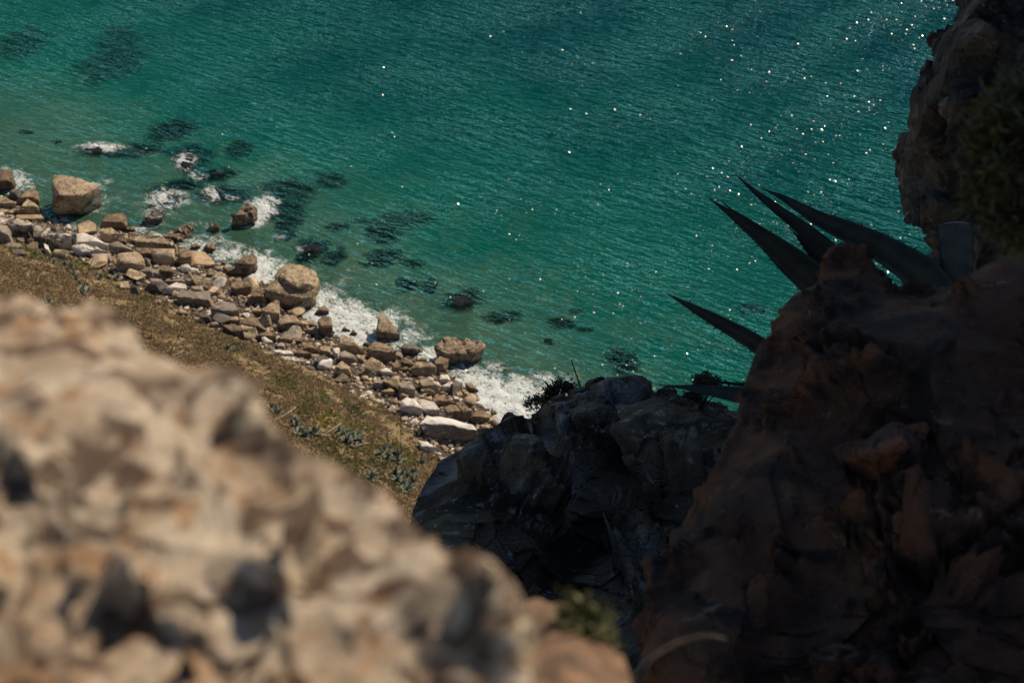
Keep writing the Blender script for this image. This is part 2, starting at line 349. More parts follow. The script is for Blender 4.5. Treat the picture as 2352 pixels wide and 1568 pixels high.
# ------------------------------------------------------------------ rock shaping
def craggy(p, sc, amp, seed=0.0):
    q = p * sc + Vector((seed, seed * .37, -seed))
    d, pts = noise.voronoi(q)
    h = (noise.cell(pts[0] * 7.3) - .5) * 1.3 + min(.35, (d[1] - d[0])) * .9 - .2
    return h * amp
def hullmesh(name, pts, size, sub=2, bev=.07, n_amp=.045, seed=0.0, sc=1.0, crag=.0):
    bm = bmesh.new()
    for p in pts: bm.verts.new(p)
    r = bmesh.ops.convex_hull(bm, input=bm.verts)
    bmesh.ops.delete(bm, geom=list({g for g in r['geom_interior'] + r['geom_unused'] if isinstance(g, bmesh.types.BMVert)}), context='VERTS')
    bmesh.ops.dissolve_limit(bm, angle_limit=R(9), verts=bm.verts, edges=bm.edges)
    bmesh.ops.bevel(bm, geom=bm.edges[:], offset=size * bev * .6, segments=1 if bev < .08 else 2, affect='EDGES', clamp_overlap=True)
    bmesh.ops.triangulate(bm, faces=bm.faces)
    for _ in range(3):
        es = [e for e in bm.edges if e.calc_length() > size * (.34 / sub)]
        if not es: break
        bmesh.ops.subdivide_edges(bm, edges=es, cuts=1)
        bmesh.ops.triangulate(bm, faces=[f for f in bm.faces if len(f.verts) > 3])
    bm.normal_update()
    off = Vector((seed * 3.7, seed, seed * 1.9))
    for v in bm.verts:
        p = v.co / size * sc
        a = noise.fractal(p * 2.4 + off, 1.0, 2.1, 5) * n_amp * size * 1.3
        if crag: a += craggy(p, 3.2, crag * size, seed)
        v.co += v.normal * a
    me = bpy.data.meshes.new(name); bm.to_mesh(me); bm.free()
    for f in me.polygons: f.use_smooth = True
    me.set_sharp_from_angle(angle=R(26 if bev < .08 else 40))
    return me
def area(pl):
    return abs(sum(pl[i-1][0] * pl[i][1] - pl[i][0] * pl[i-1][1] for i in range(len(pl)))) / 2
def boulder(pl, mat, name='boulder', flat=1.0, ridge=None, seed=0.0, sub=2, bev=.05, crag=.0, n_amp=.03, extra=None):
    """angular block seated on the ground whose outline in the view matches polygon pl"""
    rnd = random.Random(int(seed * 97) + 5)
    cx = sum(p[0] for p in pl) / len(pl); cy = sum(p[1] for p in pl) / len(pl)
    x0, x1 = min(p[0] for p in pl), max(p[0] for p in pl); y0, y1 = min(p[1] for p in pl), max(p[1] for p in pl)
    g = ground(cx, cy * .45 + y1 * .55)
    rv = ray(cx, cy); dn = rv.normalized(); dist = (g - CAM).length
    hh = (y1 - y0) / FW * dist; ww = (x1 - x0) / FW * dist
    s = math.sqrt(area(pl)) / FW * dist
    gz = max(g.z, -.35)
    # box-like block: lit top face recedes from the ridge, front face drops to the ground
    fr_ = .48 if flat >= .9 else (.62 if flat > .65 else .78)
    lift = (1 - fr_) * hh * 1.12
    C = onz(cx, cy, gz + lift)
    f = (C - CAM).dot(FWD); p2m = f / FW; yr = y0 + fr_ * (y1 - y0)
    def dep(y): return f + p2m * (1.0 * max(0, yr - y) + .6 * max(0, y - yr)) - p2m * max(0, yr - cy) * 1.0
    pts = []
    for (x, y) in pl:
        q = at(x, y, dep(y)); pts.append(q)
        pts.append(Vector((C.x + (q.x - C.x) * .88, C.y + (q.y - C.y) * .8 + .1 * hh, gz - .35)))
    if ridge:
        for (x, y, b) in ridge: pts.append(at(x, y, dep(y) - b * s * .3))
    else:
        for k_ in range(3):
            x = cx + (k_ - 1 + rnd.uniform(-.4, .4)) * .26 * (x1 - x0); y = yr + rnd.uniform(-.12, .12) * (y1 - y0)
            pts.append(at(x, y, dep(y) - rnd.uniform(.02, .10) * s))
    org = Vector((C.x, C.y, gz))
    me = hullmesh(name, [p - org for p in pts], s, sub, bev, n_amp, seed, 1.0, crag)
    if extra:   # further lobes of the same stone
        bm = bmesh.new(); bm.from_mesh(me)
        for (pl2, rg2) in extra:
            pts2 = []
            for (x, y) in pl2:
                q = at(x, y, dep(y)); pts2 += [q, Vector((q.x, q.y + .2 * hh, max(gz - .3, q.z - hh * .5)))]
            for (x, y, b) in rg2: pts2.append(at(x, y, dep(y) - b * s * .3))
            m2 = hullmesh('t', [p - org for p in pts2], s * .8, sub, bev, n_amp, seed + 3, 1.0, crag)
            bm.from_mesh(m2); bpy.data.meshes.remove(m2)
        bm.to_mesh(me); bm.free()
        me.set_sharp_from_angle(angle=R(28))
    o = link(name, me, M[mat] if isinstance(mat, str) else mat, None, org)
    return o
# zoom windows used for reading positions: (origin x, origin y, scale) of the 4096 frame
ZW = {1: (0, 600, 2.6133), 2: (700, 900, 2.6133), 3: (1300, 1200, 2.6133), 4: (900, 1400, 2.6133), 5: (0, 900, 2.138), 6: (2600, 600, 1.96),
      7: (3400, 0, 1.306), 8: (2000, 1400, 2.352)}
def Q(z, *p):
    ox, oy, s = ZW[z]; k = 2352 / 4096
    return [((ox + a / s) * k, (oy + b / s) * k) for a, b in zip(p[::2], p[1::2])]
# window, material, label or None, outline..., options
ROCKS = [
 (1,'tan','huge square-topped tan boulder standing in the shallows at far left',(565,255,740,275,920,335,1040,365,960,430,890,470,885,580,830,660,650,690,580,680,545,560,540,330),dict(ridge=[(640,400,.42),(860,480,.35),(620,470,.4),(700,600,.3),(850,600,.25)],bev=.03)),
 (1,'brown','rusty brown boulder cut off by the left edge of the photo, beside white water',(-60,215,90,210,140,270,100,340,60,400,20,425,-50,425),{}),
 (1,'brown','upper of the two leaning brown boulders left of the huge square-topped boulder',(330,410,390,440,395,520,330,560,180,590,180,530,260,440),{}),
 (1,'tan','lower of the two leaning brown boulders left of the huge square-topped boulder',(290,515,370,560,400,610,370,660,280,680,230,590),{}),
 (1,'brown',None,(200,580,250,610,265,660,180,675,150,640),{}),
 (1,'tan',None,(-40,480,60,500,150,550,150,600,60,625,-40,620),{}),
 (1,'tan','flat pale tabletop slab at the left edge of the photo',(-60,590,160,610,120,660,-60,668),dict(flat=.5)),
 (1,'tan','low oblong tan slab with a white rounded right end',(180,680,420,670,445,710,420,750,180,735),dict(flat=.8)),
 (1,'blotchy','black and white lichen-blotched outcrop at the far left above the grass',(-60,700,180,720,300,740,340,800,330,900,250,850,100,800,-60,790),dict(bev=.03,crag=.03)),
 (1,'blotchy','long black-stained outcrop with a cream right end above the green grass',(320,760,420,770,620,800,810,880,800,970,720,1050,560,1040,460,950,340,910),dict(bev=.03,crag=.03)),
 (1,'white','cream wedge-shaped slab touching the right end of the long stained outcrop',(805,880,900,875,1000,920,1110,985,1110,1035,1000,1040,870,1000,805,960),dict(bev=.03)),
 (1,'white','long low whitish ledge below the cream wedge-shaped slab',(760,1005,880,990,1000,1040,1130,1060,1140,1120,900,1095,820,1080),dict(crag=.04)),
 (1,'grey',None,(950,1090,1150,1080,1160,1170,1000,1175),{}),
 (1,'brown','dark brown peaked boulder at the water line, left group',(1110,690,1200,680,1270,655,1310,700,1320,800,1290,850,1200,830,1050,815,1080,740),dict(bev=.03)),
 (1,'tan','grooved tan boulder lying directly below the dark brown peaked boulder',(1015,825,1160,810,1290,870,1320,920,1260,950,1130,965,1040,920),dict(crag=.03)),
 (1,'brown',None,(1240,920,1310,925,1325,970,1290,988,1235,960),{}),
 (1,'reef',None,(1310,815,1390,790,1410,830,1380,865,1310,845),dict(crag=.08)),
 (1,'tan',None,(1340,930,1440,900,1540,900,1480,940,1410,990,1330,980),{}),
 (1,'tan','broad sunlit tan boulder with a dark left half on the left beach',(1470,930,1700,920,1780,990,1780,1030,1600,1040,1440,1025,1420,960),dict(ridge=[(1600,960,.35),(1570,1020,.3)])),
 (1,'grey',None,(1140,980,1230,955,1390,1050,1290,1080,1150,1070),{}),
 (1,'tan','big rounded beige boulder near the foot of the slope, left beach',(1240,1090,1340,1065,1430,1070,1500,1140,1500,1210,1450,1270,1330,1262,1260,1300,1220,1230,1225,1130),dict(bev=.12)),
 (1,'brown',None,(1420,1020,1600,1030,1590,1110,1510,1130,1430,1080),{}),
 (1,'tan','square brown block with a lit top and shaded front, right of the rounded beige boulder',(1600,1040,1820,1035,1810,1120,1790,1200,1700,1190,1590,1140),dict(ridge=[(1640,1085,.35),(1800,1080,.3)],bev=.03)),
 (1,'brown','upright dark brown block beside the orange sandstone slab',(1870,1060,1970,1040,1992,1110,1985,1205,1900,1205,1855,1150),dict(bev=.03)),
 (1,'slab','flat wet orange sandstone slab at the water edge',(1990,1055,2140,1070,2180,1130,2240,1185,2150,1235,1985,1228),dict(flat=.25)),
 (1,'reef','small dark pitted rock above the orange sandstone slab',(2000,990,2060,970,2092,1000,2060,1052,1990,1042),dict(crag=.08)),
 (1,'reef','barnacled dark rock washed by foam right of the orange sandstone slab',(2130,1000,2200,960,2262,990,2240,1040,2150,1082),dict(crag=.1)),
 (1,'reef','rubbly pitted reef tongue reaching into the surf, left beach',(1720,900,1820,830,1930,775,2040,780,1990,900,1840,985,1740,960),dict(flat=.5,crag=.12)),
 (1,'reef','little two-humped reef rock standing in white streaks',(2190,750,2290,790,2295,850,2200,870),dict(crag=.12)),
 (1,'blotchy','small black and cream rock in the shallows splashed by surf',(1560,640,1640,625,1700,650,1690,700,1620,760,1470,795,1490,740,1560,720),dict(bev=.03,crag=.05)),
 (1,'reef','flat wet brown rock in the middle of swirling foam, left part',(1610,555,1750,550,1790,570,1720,602,1620,592),dict(flat=.5)),
 (1,'brown',None,(1690,1210,1770,1205,1802,1270,1780,1345,1690,1335,1675,1250),{}),
 (1,'grey',None,(1480,1230,1580,1220,1600,1320,1530,1335,1450,1275),{}),
 (1,'grey',None,(1575,1245,1670,1255,1695,1320,1605,1332),{}),
 (1,'white','smooth whitish grey boulder with a bleached stick beside it',(1740,1430,1840,1380,1940,1400,1940,1450,1870,1505,1750,1495,1720,1460),dict(bev=.1)),
 (1,'tan','blocky brown stone with a bright right face above the grey pair of cubes',(2000,1320,2130,1330,2220,1350,2220,1475,2150,1445,2050,1400),dict(ridge=[(2130,1360,.35),(2140,1430,.35)],bev=.03)),
 (1,'grey',None,(1740,1370,1900,1340,1930,1380,1840,1380,1760,1400),{}),
 (1,'grey',None,(1580,1340,1680,1350,1720,1400,1640,1420,1580,1380),{}),
 (1,'tan',None,(2260,1290,2352,1290,2360,1370,2280,1345),{}),
 (1,'grey','rounded dark grey boulder on the grass at the left edge',(-40,780,70,790,105,850,100,930,50,970,-40,985),dict(bev=.12)),
 (1,'grey','flattish weathered grey rock in the grass near the left edge',(30,990,120,965,200,972,232,1010,110,1042),dict(flat=.6)),
 (1,'dark','small dark rock in the dry scrub, near the left edge',(120,1040,250,1040,262,1090,130,1112),dict(flat=.7)),
 (1,'white','narrow upright white stone leaning in the green grass',(460,980,500,1000,527,1090,500,1102,470,1050),dict(bev=.03)),
 (1,'reef','low barnacle-covered rock at the right foot of the huge square-topped boulder',(880,545,960,520,1070,520,1060,570,960,582,890,602),dict(flat=.5,crag=.12)),
 (1,'white',None,(640,728,700,705,705,750,650,766),dict(flat=.8)),
 (1,'brown',None,(1230,1275,1330,1290,1300,1330,1180,1320),dict(flat=.7)),
 (1,'white',None,(1450,1290,1490,1285,1515,1340,1480,1370,1440,1330),{}),
 (2,'tan','massive domed boulder split by a deep crack, middle of the beach',(990,600,1060,570,1180,640,1280,690,1400,680,1490,640,1440,760,1320,880,1240,885,1130,830,980,760,940,680),
   dict(ridge=[(1060,640,.30),(1200,740,.36),(1330,760,.34),(1250,830,.2)],bev=.04,crag=.012,sub=3,
     extra=[([(1030,520),(1100,440),(1200,390),(1300,410),(1380,470),(1460,460),(1500,550),(1480,640),(1400,690),(1290,680),(1180,640),(1050,580)],[(1150,560,1.0),(1280,610,1.1),(1400,610,1.0),(1250,650,.9)])])),
 (2,'brown','tall brown block with an orange sunlit top, beside the surf above the pebbles',(720,330,800,305,845,340,820,400,780,430,700,545,630,535,630,400),dict(ridge=[(720,370,.4),(790,410,.38)],bev=.03)),
 (2,'brown',None,(500,445,560,435,630,460,635,522,510,512),{}),
 (2,'brown','five-sided brown boulder on fine pebbles left of the massive cracked boulder',(580,640,640,590,760,590,788,640,740,735,700,705,590,690),{}),
 (2,'brown','dark wedge boulder leaning against the left foot of the massive cracked boulder',(850,660,930,690,955,790,900,832,760,795,800,740),{}),
 (2,'tan','sharp upright triangular boulder below the massive cracked boulder',(910,880,1050,785,1082,800,1082,920,1060,990,1000,1022,920,940),dict(bev=.025,ridge=[(990,860,.28),(940,900,.25)])),
 (2,'grey','large round-backed grey boulder at the foot of the slope, middle beach',(440,850,500,795,620,830,662,890,600,962,510,982,400,930,370,870),dict(bev=.1)),
 (2,'grey','left of the two grey cube-shaped boulders',(30,750,60,680,210,700,222,790,130,825,30,805),dict(bev=.03)),
 (2,'grey','right of the two grey cube-shaped boulders',(215,700,360,690,372,830,340,852,260,795,215,775),dict(bev=.03)),
 (2,'grey',None,(170,640,280,630,300,690,230,712,165,692),{}),
 (2,'grey',None,(100,560,230,570,240,620,110,632),{}),
 (2,'tan',None,(430,505,480,497,542,545,520,592,440,572,390,560),dict(bev=.03)),
 (2,'grey',None,(340,500,410,495,422,540,350,542),{}),
 (2,'grey',None,(410,430,490,430,492,490,420,482),{}),
 (2,'brown','tall reddish standing stone at the edge of the white surf',(1490,1000,1550,950,1620,960,1642,1050,1610,1182,1560,1182,1525,1080),dict(bev=.1)),
 (2,'brown','egg-shaped brown boulder half drowned in white surf',(1500,880,1560,835,1602,880,1602,940,1440,948),dict(bev=.1)),
 (2,'tan','tan boulder with a vertical groove, right of the upright triangular boulder',(1080,1000,1170,940,1240,950,1332,1040,1332,1090,1180,1112,1080,1062),dict(bev=.06)),
 (2,'tan',None,(1310,990,1470,1010,1475,1050,1330,1062),dict(flat=.8)),
 (2,'grey',None,(1340,1110,1470,1060,1502,1090,1450,1132,1350,1132),{}),
 (2,'white','pale brick-shaped slab lying over white pebbles',(1190,1090,1320,1095,1322,1142,1200,1132),dict(bev=.03)),
 (2,'brown','ridge-backed long brown boulder below the triangular boulder',(690,990,800,960,860,990,945,1100,900,1122,770,1082,680,1030),dict(ridge=[(800,1000,.32),(880,1060,.3)],bev=.03)),
 (2,'brown','broad brown boulder in the middle of the rubble band',(860,1150,960,1110,1050,1150,1052,1202,920,1212,835,1190),{}),
 (2,'brown','long flat-topped brown slab edging the dry slope, middle beach',(490,1040,600,1045,720,1065,762,1090,752,1192,690,1182,600,1112),dict(ridge=[(620,1075,.25),(720,1095,.25)],bev=.025)),
 (2,'brown',None,(1070,1180,1150,1150,1232,1180,1222,1232,1110,1242),{}),
 (2,'brown',None,(1230,1175,1330,1190,1342,1232,1240,1242),{}),
 (2,'grey',None,(1050,1240,1130,1225,1152,1270,1080,1297),dict(bev=.1)),
 (2,'white',None,(1020,1300,1110,1305,1105,1352,1040,1362),{}),
 (2,'white',None,(1115,1310,1200,1310,1237,1350,1180,1372,1110,1362),{}),
 (2,'brown',None,(1240,1330,1300,1300,1420,1340,1422,1382,1310,1382),{}),
 (2,'white','flat white ledge at the foot of the brown slope',(1100,1370,1250,1375,1385,1420,1280,1432),dict(flat=.5,crag=.04)),
 (2,'brown',None,(1340,1260,1400,1230,1492,1300,1440,1352,1360,1322),{}),
 (2,'tan',None,(1520,1270,1610,1270,1622,1330,1560,1362,1510,1332),{}),
 (2,'dark','blackish boulder in shade where the slope meets the rubble',(1470,1430,1490,1370,1560,1360,1602,1410,1570,1452,1480,1482),{}),
 (2,'tan','rounded striped tan boulder at the foam edge, right of the white pebbles',(1720,1190,1770,1150,1860,1190,1900,1280,1985,1335,1880,1352,1780,1290,1720,1250),dict(bev=.1)),
 (2,'grey',None,(1720,1360,1770,1310,1880,1360,1905,1430,1830,1452,1730,1400),{}),
 (2,'brown','left of three little pointed rocks in the white surf',(1730,1120,1770,1060,1832,1100,1800,1127),dict(flat=1.2)),
 (2,'brown','middle and sharpest of three little pointed rocks in the white surf',(1820,1150,1860,1088,1902,1130,1880,1167),dict(flat=1.3)),
 (2,'brown','right of three little pointed rocks in the white surf',(1970,1150,2000,1120,2037,1150,2000,1167),dict(flat=1.2)),
 (2,'tan','tilted oblong slab standing alone in the foam with a bright right face',(2150,930,2180,925,2342,1130,2332,1160,2230,1218,2110,1130,2130,990),dict(ridge=[(2140,985,.28),(2270,1160,.28),(2120,1110,.2)],bev=.025)),
 (2,'white',None,(80,430,240,455,245,482,130,482),dict(flat=.6)),
 (2,'white',None,(1650,1290,1720,1280,1712,1400,1660,1392),dict(bev=.1)),
 (2,'dark',None,(250,920,320,900,350,960,385,1010,340,1030,290,980),{}),
 (2,'tan',None,(550,960,640,955,690,985,600,1040,560,1010),{}),
 (2,'tan',None,(800,880,870,860,905,900,880,945,800,930),{}),
 (2,'grey',None,(370,1020,440,1005,465,1050,400,1070),{}),
 (2,'tan',None,(1170,890,1240,880,1262,925,1200,945),{}),
 (3,'brown','big dark brown loaf-shaped boulder behind the tilted oblong slab',(430,520,510,430,650,460,720,530,745,600,640,652,480,602),dict(bev=.09,ridge=[(560,500,.3),(660,560,.3)])),
 (3,'dark','dark rounded brown rock at the water line between slab and reef table',(790,500,830,450,950,460,972,530,940,582,830,572),dict(bev=.1)),
 (3,'reef','wide mushroom-like pitted reef rock jutting into green water',(1130,490,1230,390,1400,380,1600,420,1672,460,1670,510,1590,550,1520,652,1380,702,1290,642,1240,570),dict(ridge=[(1300,560,.22),(1480,560,.2)],crag=.05,sub=3,bev=.03)),
 (3,'tan','dome-shaped tan boulder with shaded left side near the reef table',(900,720,960,640,1100,650,1157,700,1140,792,1000,785,930,765),dict(ridge=[(1040,690,.32)],bev=.07)),
 (3,'brown',None,(1150,640,1200,590,1287,620,1240,702,1180,772,1150,702),{}),
 (3,'brown',None,(970,625,1000,602,1062,605,1060,640,960,652),{}),
 (3,'tan','squarish tan boulder with a brown left face, right part of the beach',(430,640,490,600,582,650,562,740,510,792,440,762,415,700),dict(ridge=[(490,650,.3),(500,740,.3)],bev=.03)),
 (3,'tan',None,(110,690,180,640,260,700,272,790,190,802,120,762),dict(bev=.03)),
 (3,'white',None,(570,735,640,705,722,760,700,802,620,802),dict(bev=.1)),
 (3,'brown',None,(700,670,750,640,792,680,762,762,710,732),{}),
 (3,'brown',None,(790,640,860,615,942,670,920,712,830,682),{}),
 (3,'brown',None,(780,722,850,692,902,740,800,752),{}),
 (3,'grey','grey boulder shaped like a broken cube above the white fan of stones',(770,890,830,850,900,860,937,930,920,1012,840,1012,770,982),dict(bev=.05)),
 (3,'grey',None,(500,870,560,810,612,860,612,912,540,922),{}),
 (3,'dark',None,(610,880,650,810,742,830,742,900,680,917),{}),
 (3,'tan',None,(590,950,680,920,722,950,680,992,600,992),{}),
 (3,'tan',None,(730,870,767,880,762,952,725,932),{}),
 (3,'tan','long sunlit tan log-shaped boulder pointing down the beach',(980,830,1060,820,1130,880,1212,970,1150,977,1050,912),dict(bev=.05)),
 (3,'white',None,(1130,850,1180,850,1222,910,1190,932,1120,882),{}),
 (3,'tan',None,(1000,920,1060,900,1152,970,1100,992,1020,972),{}),
 (3,'white','bright rounded boulder right beside the surf under the reef table',(1210,782,1280,780,1312,840,1240,872,1200,832),{}),
 (3,'white','pale many-sided boulder at the foam edge, right beach',(1220,900,1320,850,1382,890,1372,952,1270,952),{}),
 (3,'tan','wedge rock with a bright top poking into the foam, right beach',(1470,870,1530,860,1602,940,1560,972,1490,932),dict(bev=.03)),
 (3,'tan',None,(1430,930,1480,940,1527,1000,1500,1042,1440,1012),{}),
 (3,'tan',None,(1370,960,1430,960,1452,1010,1400,1032),{}),
 (3,'tan',None,(1530,975,1590,980,1602,1022,1540,1032),{}),
 (3,'white',None,(1340,1000,1390,1010,1412,1060,1350,1062),{}),
 (3,'brown',None,(1120,1020,1180,985,1300,1020,1372,1080,1250,1112,1150,1082),dict(crag=.04)),
 (3,'white','broad flat white boulder resting on the foot of the brown slope',(800,1060,860,1020,930,1030,1012,1130,1000,1202,900,1202,800,1132),dict(bev=.04)),
 (3,'white','bent white slab lying between the flat white boulder and the great bright-topped block',(970,1040,1030,1040,1060,1080,1130,1060,1192,1140,1192,1202,1100,1192,1020,1122),dict(bev=.04,flat=.7)),
 (3,'capped','great dark-fronted block with a bright white top ledge, low right beach',(980,1290,1060,1190,1180,1210,1400,1270,1550,1290,1602,1360,1592,1432,1450,1482,1200,1452,1050,1402),dict(ridge=[(1100,1240,.2),(1300,1300,.22),(1560,1355,.2),(1150,1400,.14)],bev=.03,crag=.012,sub=3)),
 (3,'brown',None,(1250,1130,1320,1090,1400,1110,1432,1240,1370,1252,1290,1182),dict(bev=.03)),
 (3,'brown','tall brown wedge above the bright-topped block',(1370,1080,1430,1060,1532,1160,1480,1262,1430,1232),dict(bev=.03)),
 (3,'brown',None,(1520,1230,1590,1150,1670,1170,1722,1230,1650,1282,1560,1272),{}),
 (3,'tan',None,(1620,1310,1690,1280,1732,1330,1700,1382,1630,1372),{}),
 (3,'white',None,(1200,1190,1260,1180,1302,1230,1210,1222),{}),
 (3,'grey',None,(1250,1160,1290,1155,1312,1210,1270,1202),{}),
 (3,'tan',None,(160,550,210,530,332,610,322,652,230,622),dict(bev=.03)),
 (3,'tan',None,(330,570,410,580,412,660,350,652),{}),
 (3,'tan',None,(980,990,1040,990,1032,1032,990,1022),{}),
 (3,'white','pale broken ledge below the bright-topped block beside the dark near rock',(970,1460,1050,1470,1150,1540,1110,1600,1000,1545),dict(crag=.04)),
 (3,'tan',None,(740,542,800,550,802,620,740,612),{}),
 (3,'tan',None,(710,1050,790,1050,792,1100,720,1092),{}),
 (3,'tan',None,(1700,1230,1770,1215,1790,1270,1740,1310,1700,1280),{}),
 (3,'tan',None,(380,790,440,790,470,840,400,850),{}),
 (3,'tan',None,(1050,1020,1110,1000,1130,1060,1070,1070),{}),
]
POLYS = []; DONE = []
adj = {'tan':'tan','brown':'brown','grey':'grey','white':'whitish','dark':'dark','reef':'pitted brown','blotchy':'blotched','slab':'orange','capped':'white-topped'}
TOPWHITE = None
for i, (zw, mt, lab, pl, kw) in enumerate(ROCKS):
    pl = Q(zw, *pl); kw = dict(kw)
    if area(pl) < 4200: _cx = sum(p[0] for p in pl) / len(pl); _cy = sum(p[1] for p in pl) / len(pl); pl = [(_cx + (p[0] - _cx) * 1.09, _cy + (p[1] - _cy) * 1.09) for p in pl]
    if 'ridge' in kw: kw['ridge'] = [Q(zw, a, b)[0] + (c_,) for a, b, c_ in kw['ridge']]
    if 'extra' in kw: kw['extra'] = [([Q(zw, *p)[0] for p in a], [Q(zw, p[0], p[1])[0] + (p[2],) for p in b]) for a, b in kw['extra']]
    o = boulder(pl, mt, 'boulder', seed=i * 1.37 + 1, **kw)
    cx = sum(p[0] for p in pl) / len(pl); cy = sum(p[1] for p in pl) / len(pl)
    POLYS.append(pl); DONE.append([cx, cy, o, lab, mt, area(pl)])
# the exposed reef head seen far out in the surf
pl = Q(1, 1380*1.0, 560, 1, 1)[:0] or [(528,495),(545,475),(575,462),(590,478),(585,505),(560,522),(530,524)]
o = boulder(pl, 'reef', 'boulder', seed=77, crag=.1, flat=.9); POLYS.append(pl)
DONE.append([560, 495, o, 'pitted brown reef head farthest out in the water, white surf on its right', 'reef', area(pl)])
LM = [d for d in DONE if d[3]]
SHORT = {}
def short(lab):   # landmark phrase out of a label
    s_ = lab
    for cut in (',', ' beside', ' with', ' at ', ' in ', ' on ', ' near', ' standing', ' lying', ' leaning', ' resting', ' jutting', ' above', ' right of', ' left of', ' below', ' touching', ' edging', ' reaching', ' half', ' poking', ' pointing', ' right beside', ' washed', ' cut', ' behind', ' between', ' where'):
        k = s_.find(cut)
        if k > 12 and not s_.startswith(('upper of','lower of','left of','right of','middle and')): s_ = s_[:k]
    return s_
used = set()
def autolabel(cx, cy, size, colour, noun):
    c = sorted(LM, key=lambda d: (d[0] - cx) ** 2 + (d[1] - cy) ** 2)
    c = [d for d in c if not d[3].startswith(('upper of','lower of','left of','right of','middle and'))]
    for k in range(8):
        d = c[k]; dx, dy = cx - d[0], cy - d[1]
        if abs(dx) > 2.2 * abs(dy): w = 'right of' if dx > 0 else 'left of'
        elif abs(dy) > 2.2 * abs(dx): w = 'below' if dy > 0 else 'above'
        else: w = ('lower ' if dy > 0 else 'upper ') + ('right of' if dx > 0 else 'left of')
        s_ = f"{size} {colour} {noun} {'just ' if k == 0 else ''}{w} the {short(d[3])}"
        s_ = ' '.join(s_.split()[:16])
        if s_ not in used: used.add(s_); return s_
    s_ = None
    return None
mid_a = sorted(d[5] for d in DONE)[len(DONE) // 2]
for d in DONE:
    lab = d[3]
    if not lab:
        size = 'medium-sized' if d[5] > mid_a * 1.2 else ('small' if d[5] > mid_a * .5 else 'very small')
        lab = autolabel(d[0], d[1], size, adj[d[4]], 'boulder') or 'boulder among the rubble'
    used.add(lab)
    tag(d[2], ' '.join(lab.split()[:16]), 'boulder', 'boulders along the shore')

# submerged rocks as real stones under and through the surface
WL = {}
for i, (cx, cy, hx, hy, top) in enumerate(SUBW):
    a = np.linspace(0, 2 * np.pi, 26, endpoint=False)
    V = []; F = []
    K = 7
    for k in range(K):
        r = k / (K - 1) * 1.25 + .001
        for t in a:
            w = 1 + .13 * math.sin(2 * t + i) + .09 * math.sin(5 * t + 2.1 * i) + .05 * math.sin(9 * t + i * .7)
            x, y = math.cos(t) * hx * r * w, math.sin(t) * hy * r * w
            z = top - min(hx, hy) * .9 * r ** 6 * .7 - .05 + .15 * noise.fractal(Vector((x * .9 + i, y * .9, 0)), 1, 2, 4)
            V.append((x, y, z))
    n = len(a)
    for k in range(K - 1):
        for j in range(n): F.append((k * n + j, (k + 1) * n + j, (k + 1) * n + (j + 1) % n, k * n + (j + 1) % n))
    V.append((0, 0, -6)); me = npmesh('submerged_rock', V[:-1], F, True)
    px, py, w_, h_, _ = SUB[i]
    o = link('submerged_rock', me, M['wet'], None, (cx, cy, 0))
    far_ = 'faint deep' if top < -.7 else ('dark' if top < 0 else 'dark foam-washed')
    size = 'large' if w_ > 70 else ('small' if w_ > 32 else 'tiny')
    WL[i] = o
    lab = autolabel(px, py, size, far_, 'underwater rock')
    if px > 1180: lab = {(1290): 'dark underwater rock alone in green water left of the agave tips', 1260: 'tiny dark underwater rock below a larger one in open green water',
                         1430: 'large dark underwater rock just behind the dark near outcrop', 1728: 'dark smudge of underwater rock between two agave leaf tips',
                         1320: 'tiny faint underwater rock upper right of a darker one in open water', 1345: 'small faint underwater rock farthest right before the lowest agave leaf'}.get(px, lab)
    if px in (248, 50, 270): lab = {248: 'large faint dark rock patch under deep water near the top left', 50: 'faint dark patch of rock under water at the top left edge', 270: 'very faint upper patch of underwater rock, top left'}[px]
    tag(o, lab or 'dark rock under green water off the beach', 'underwater rock', 'dark rocks under the water off the beach')

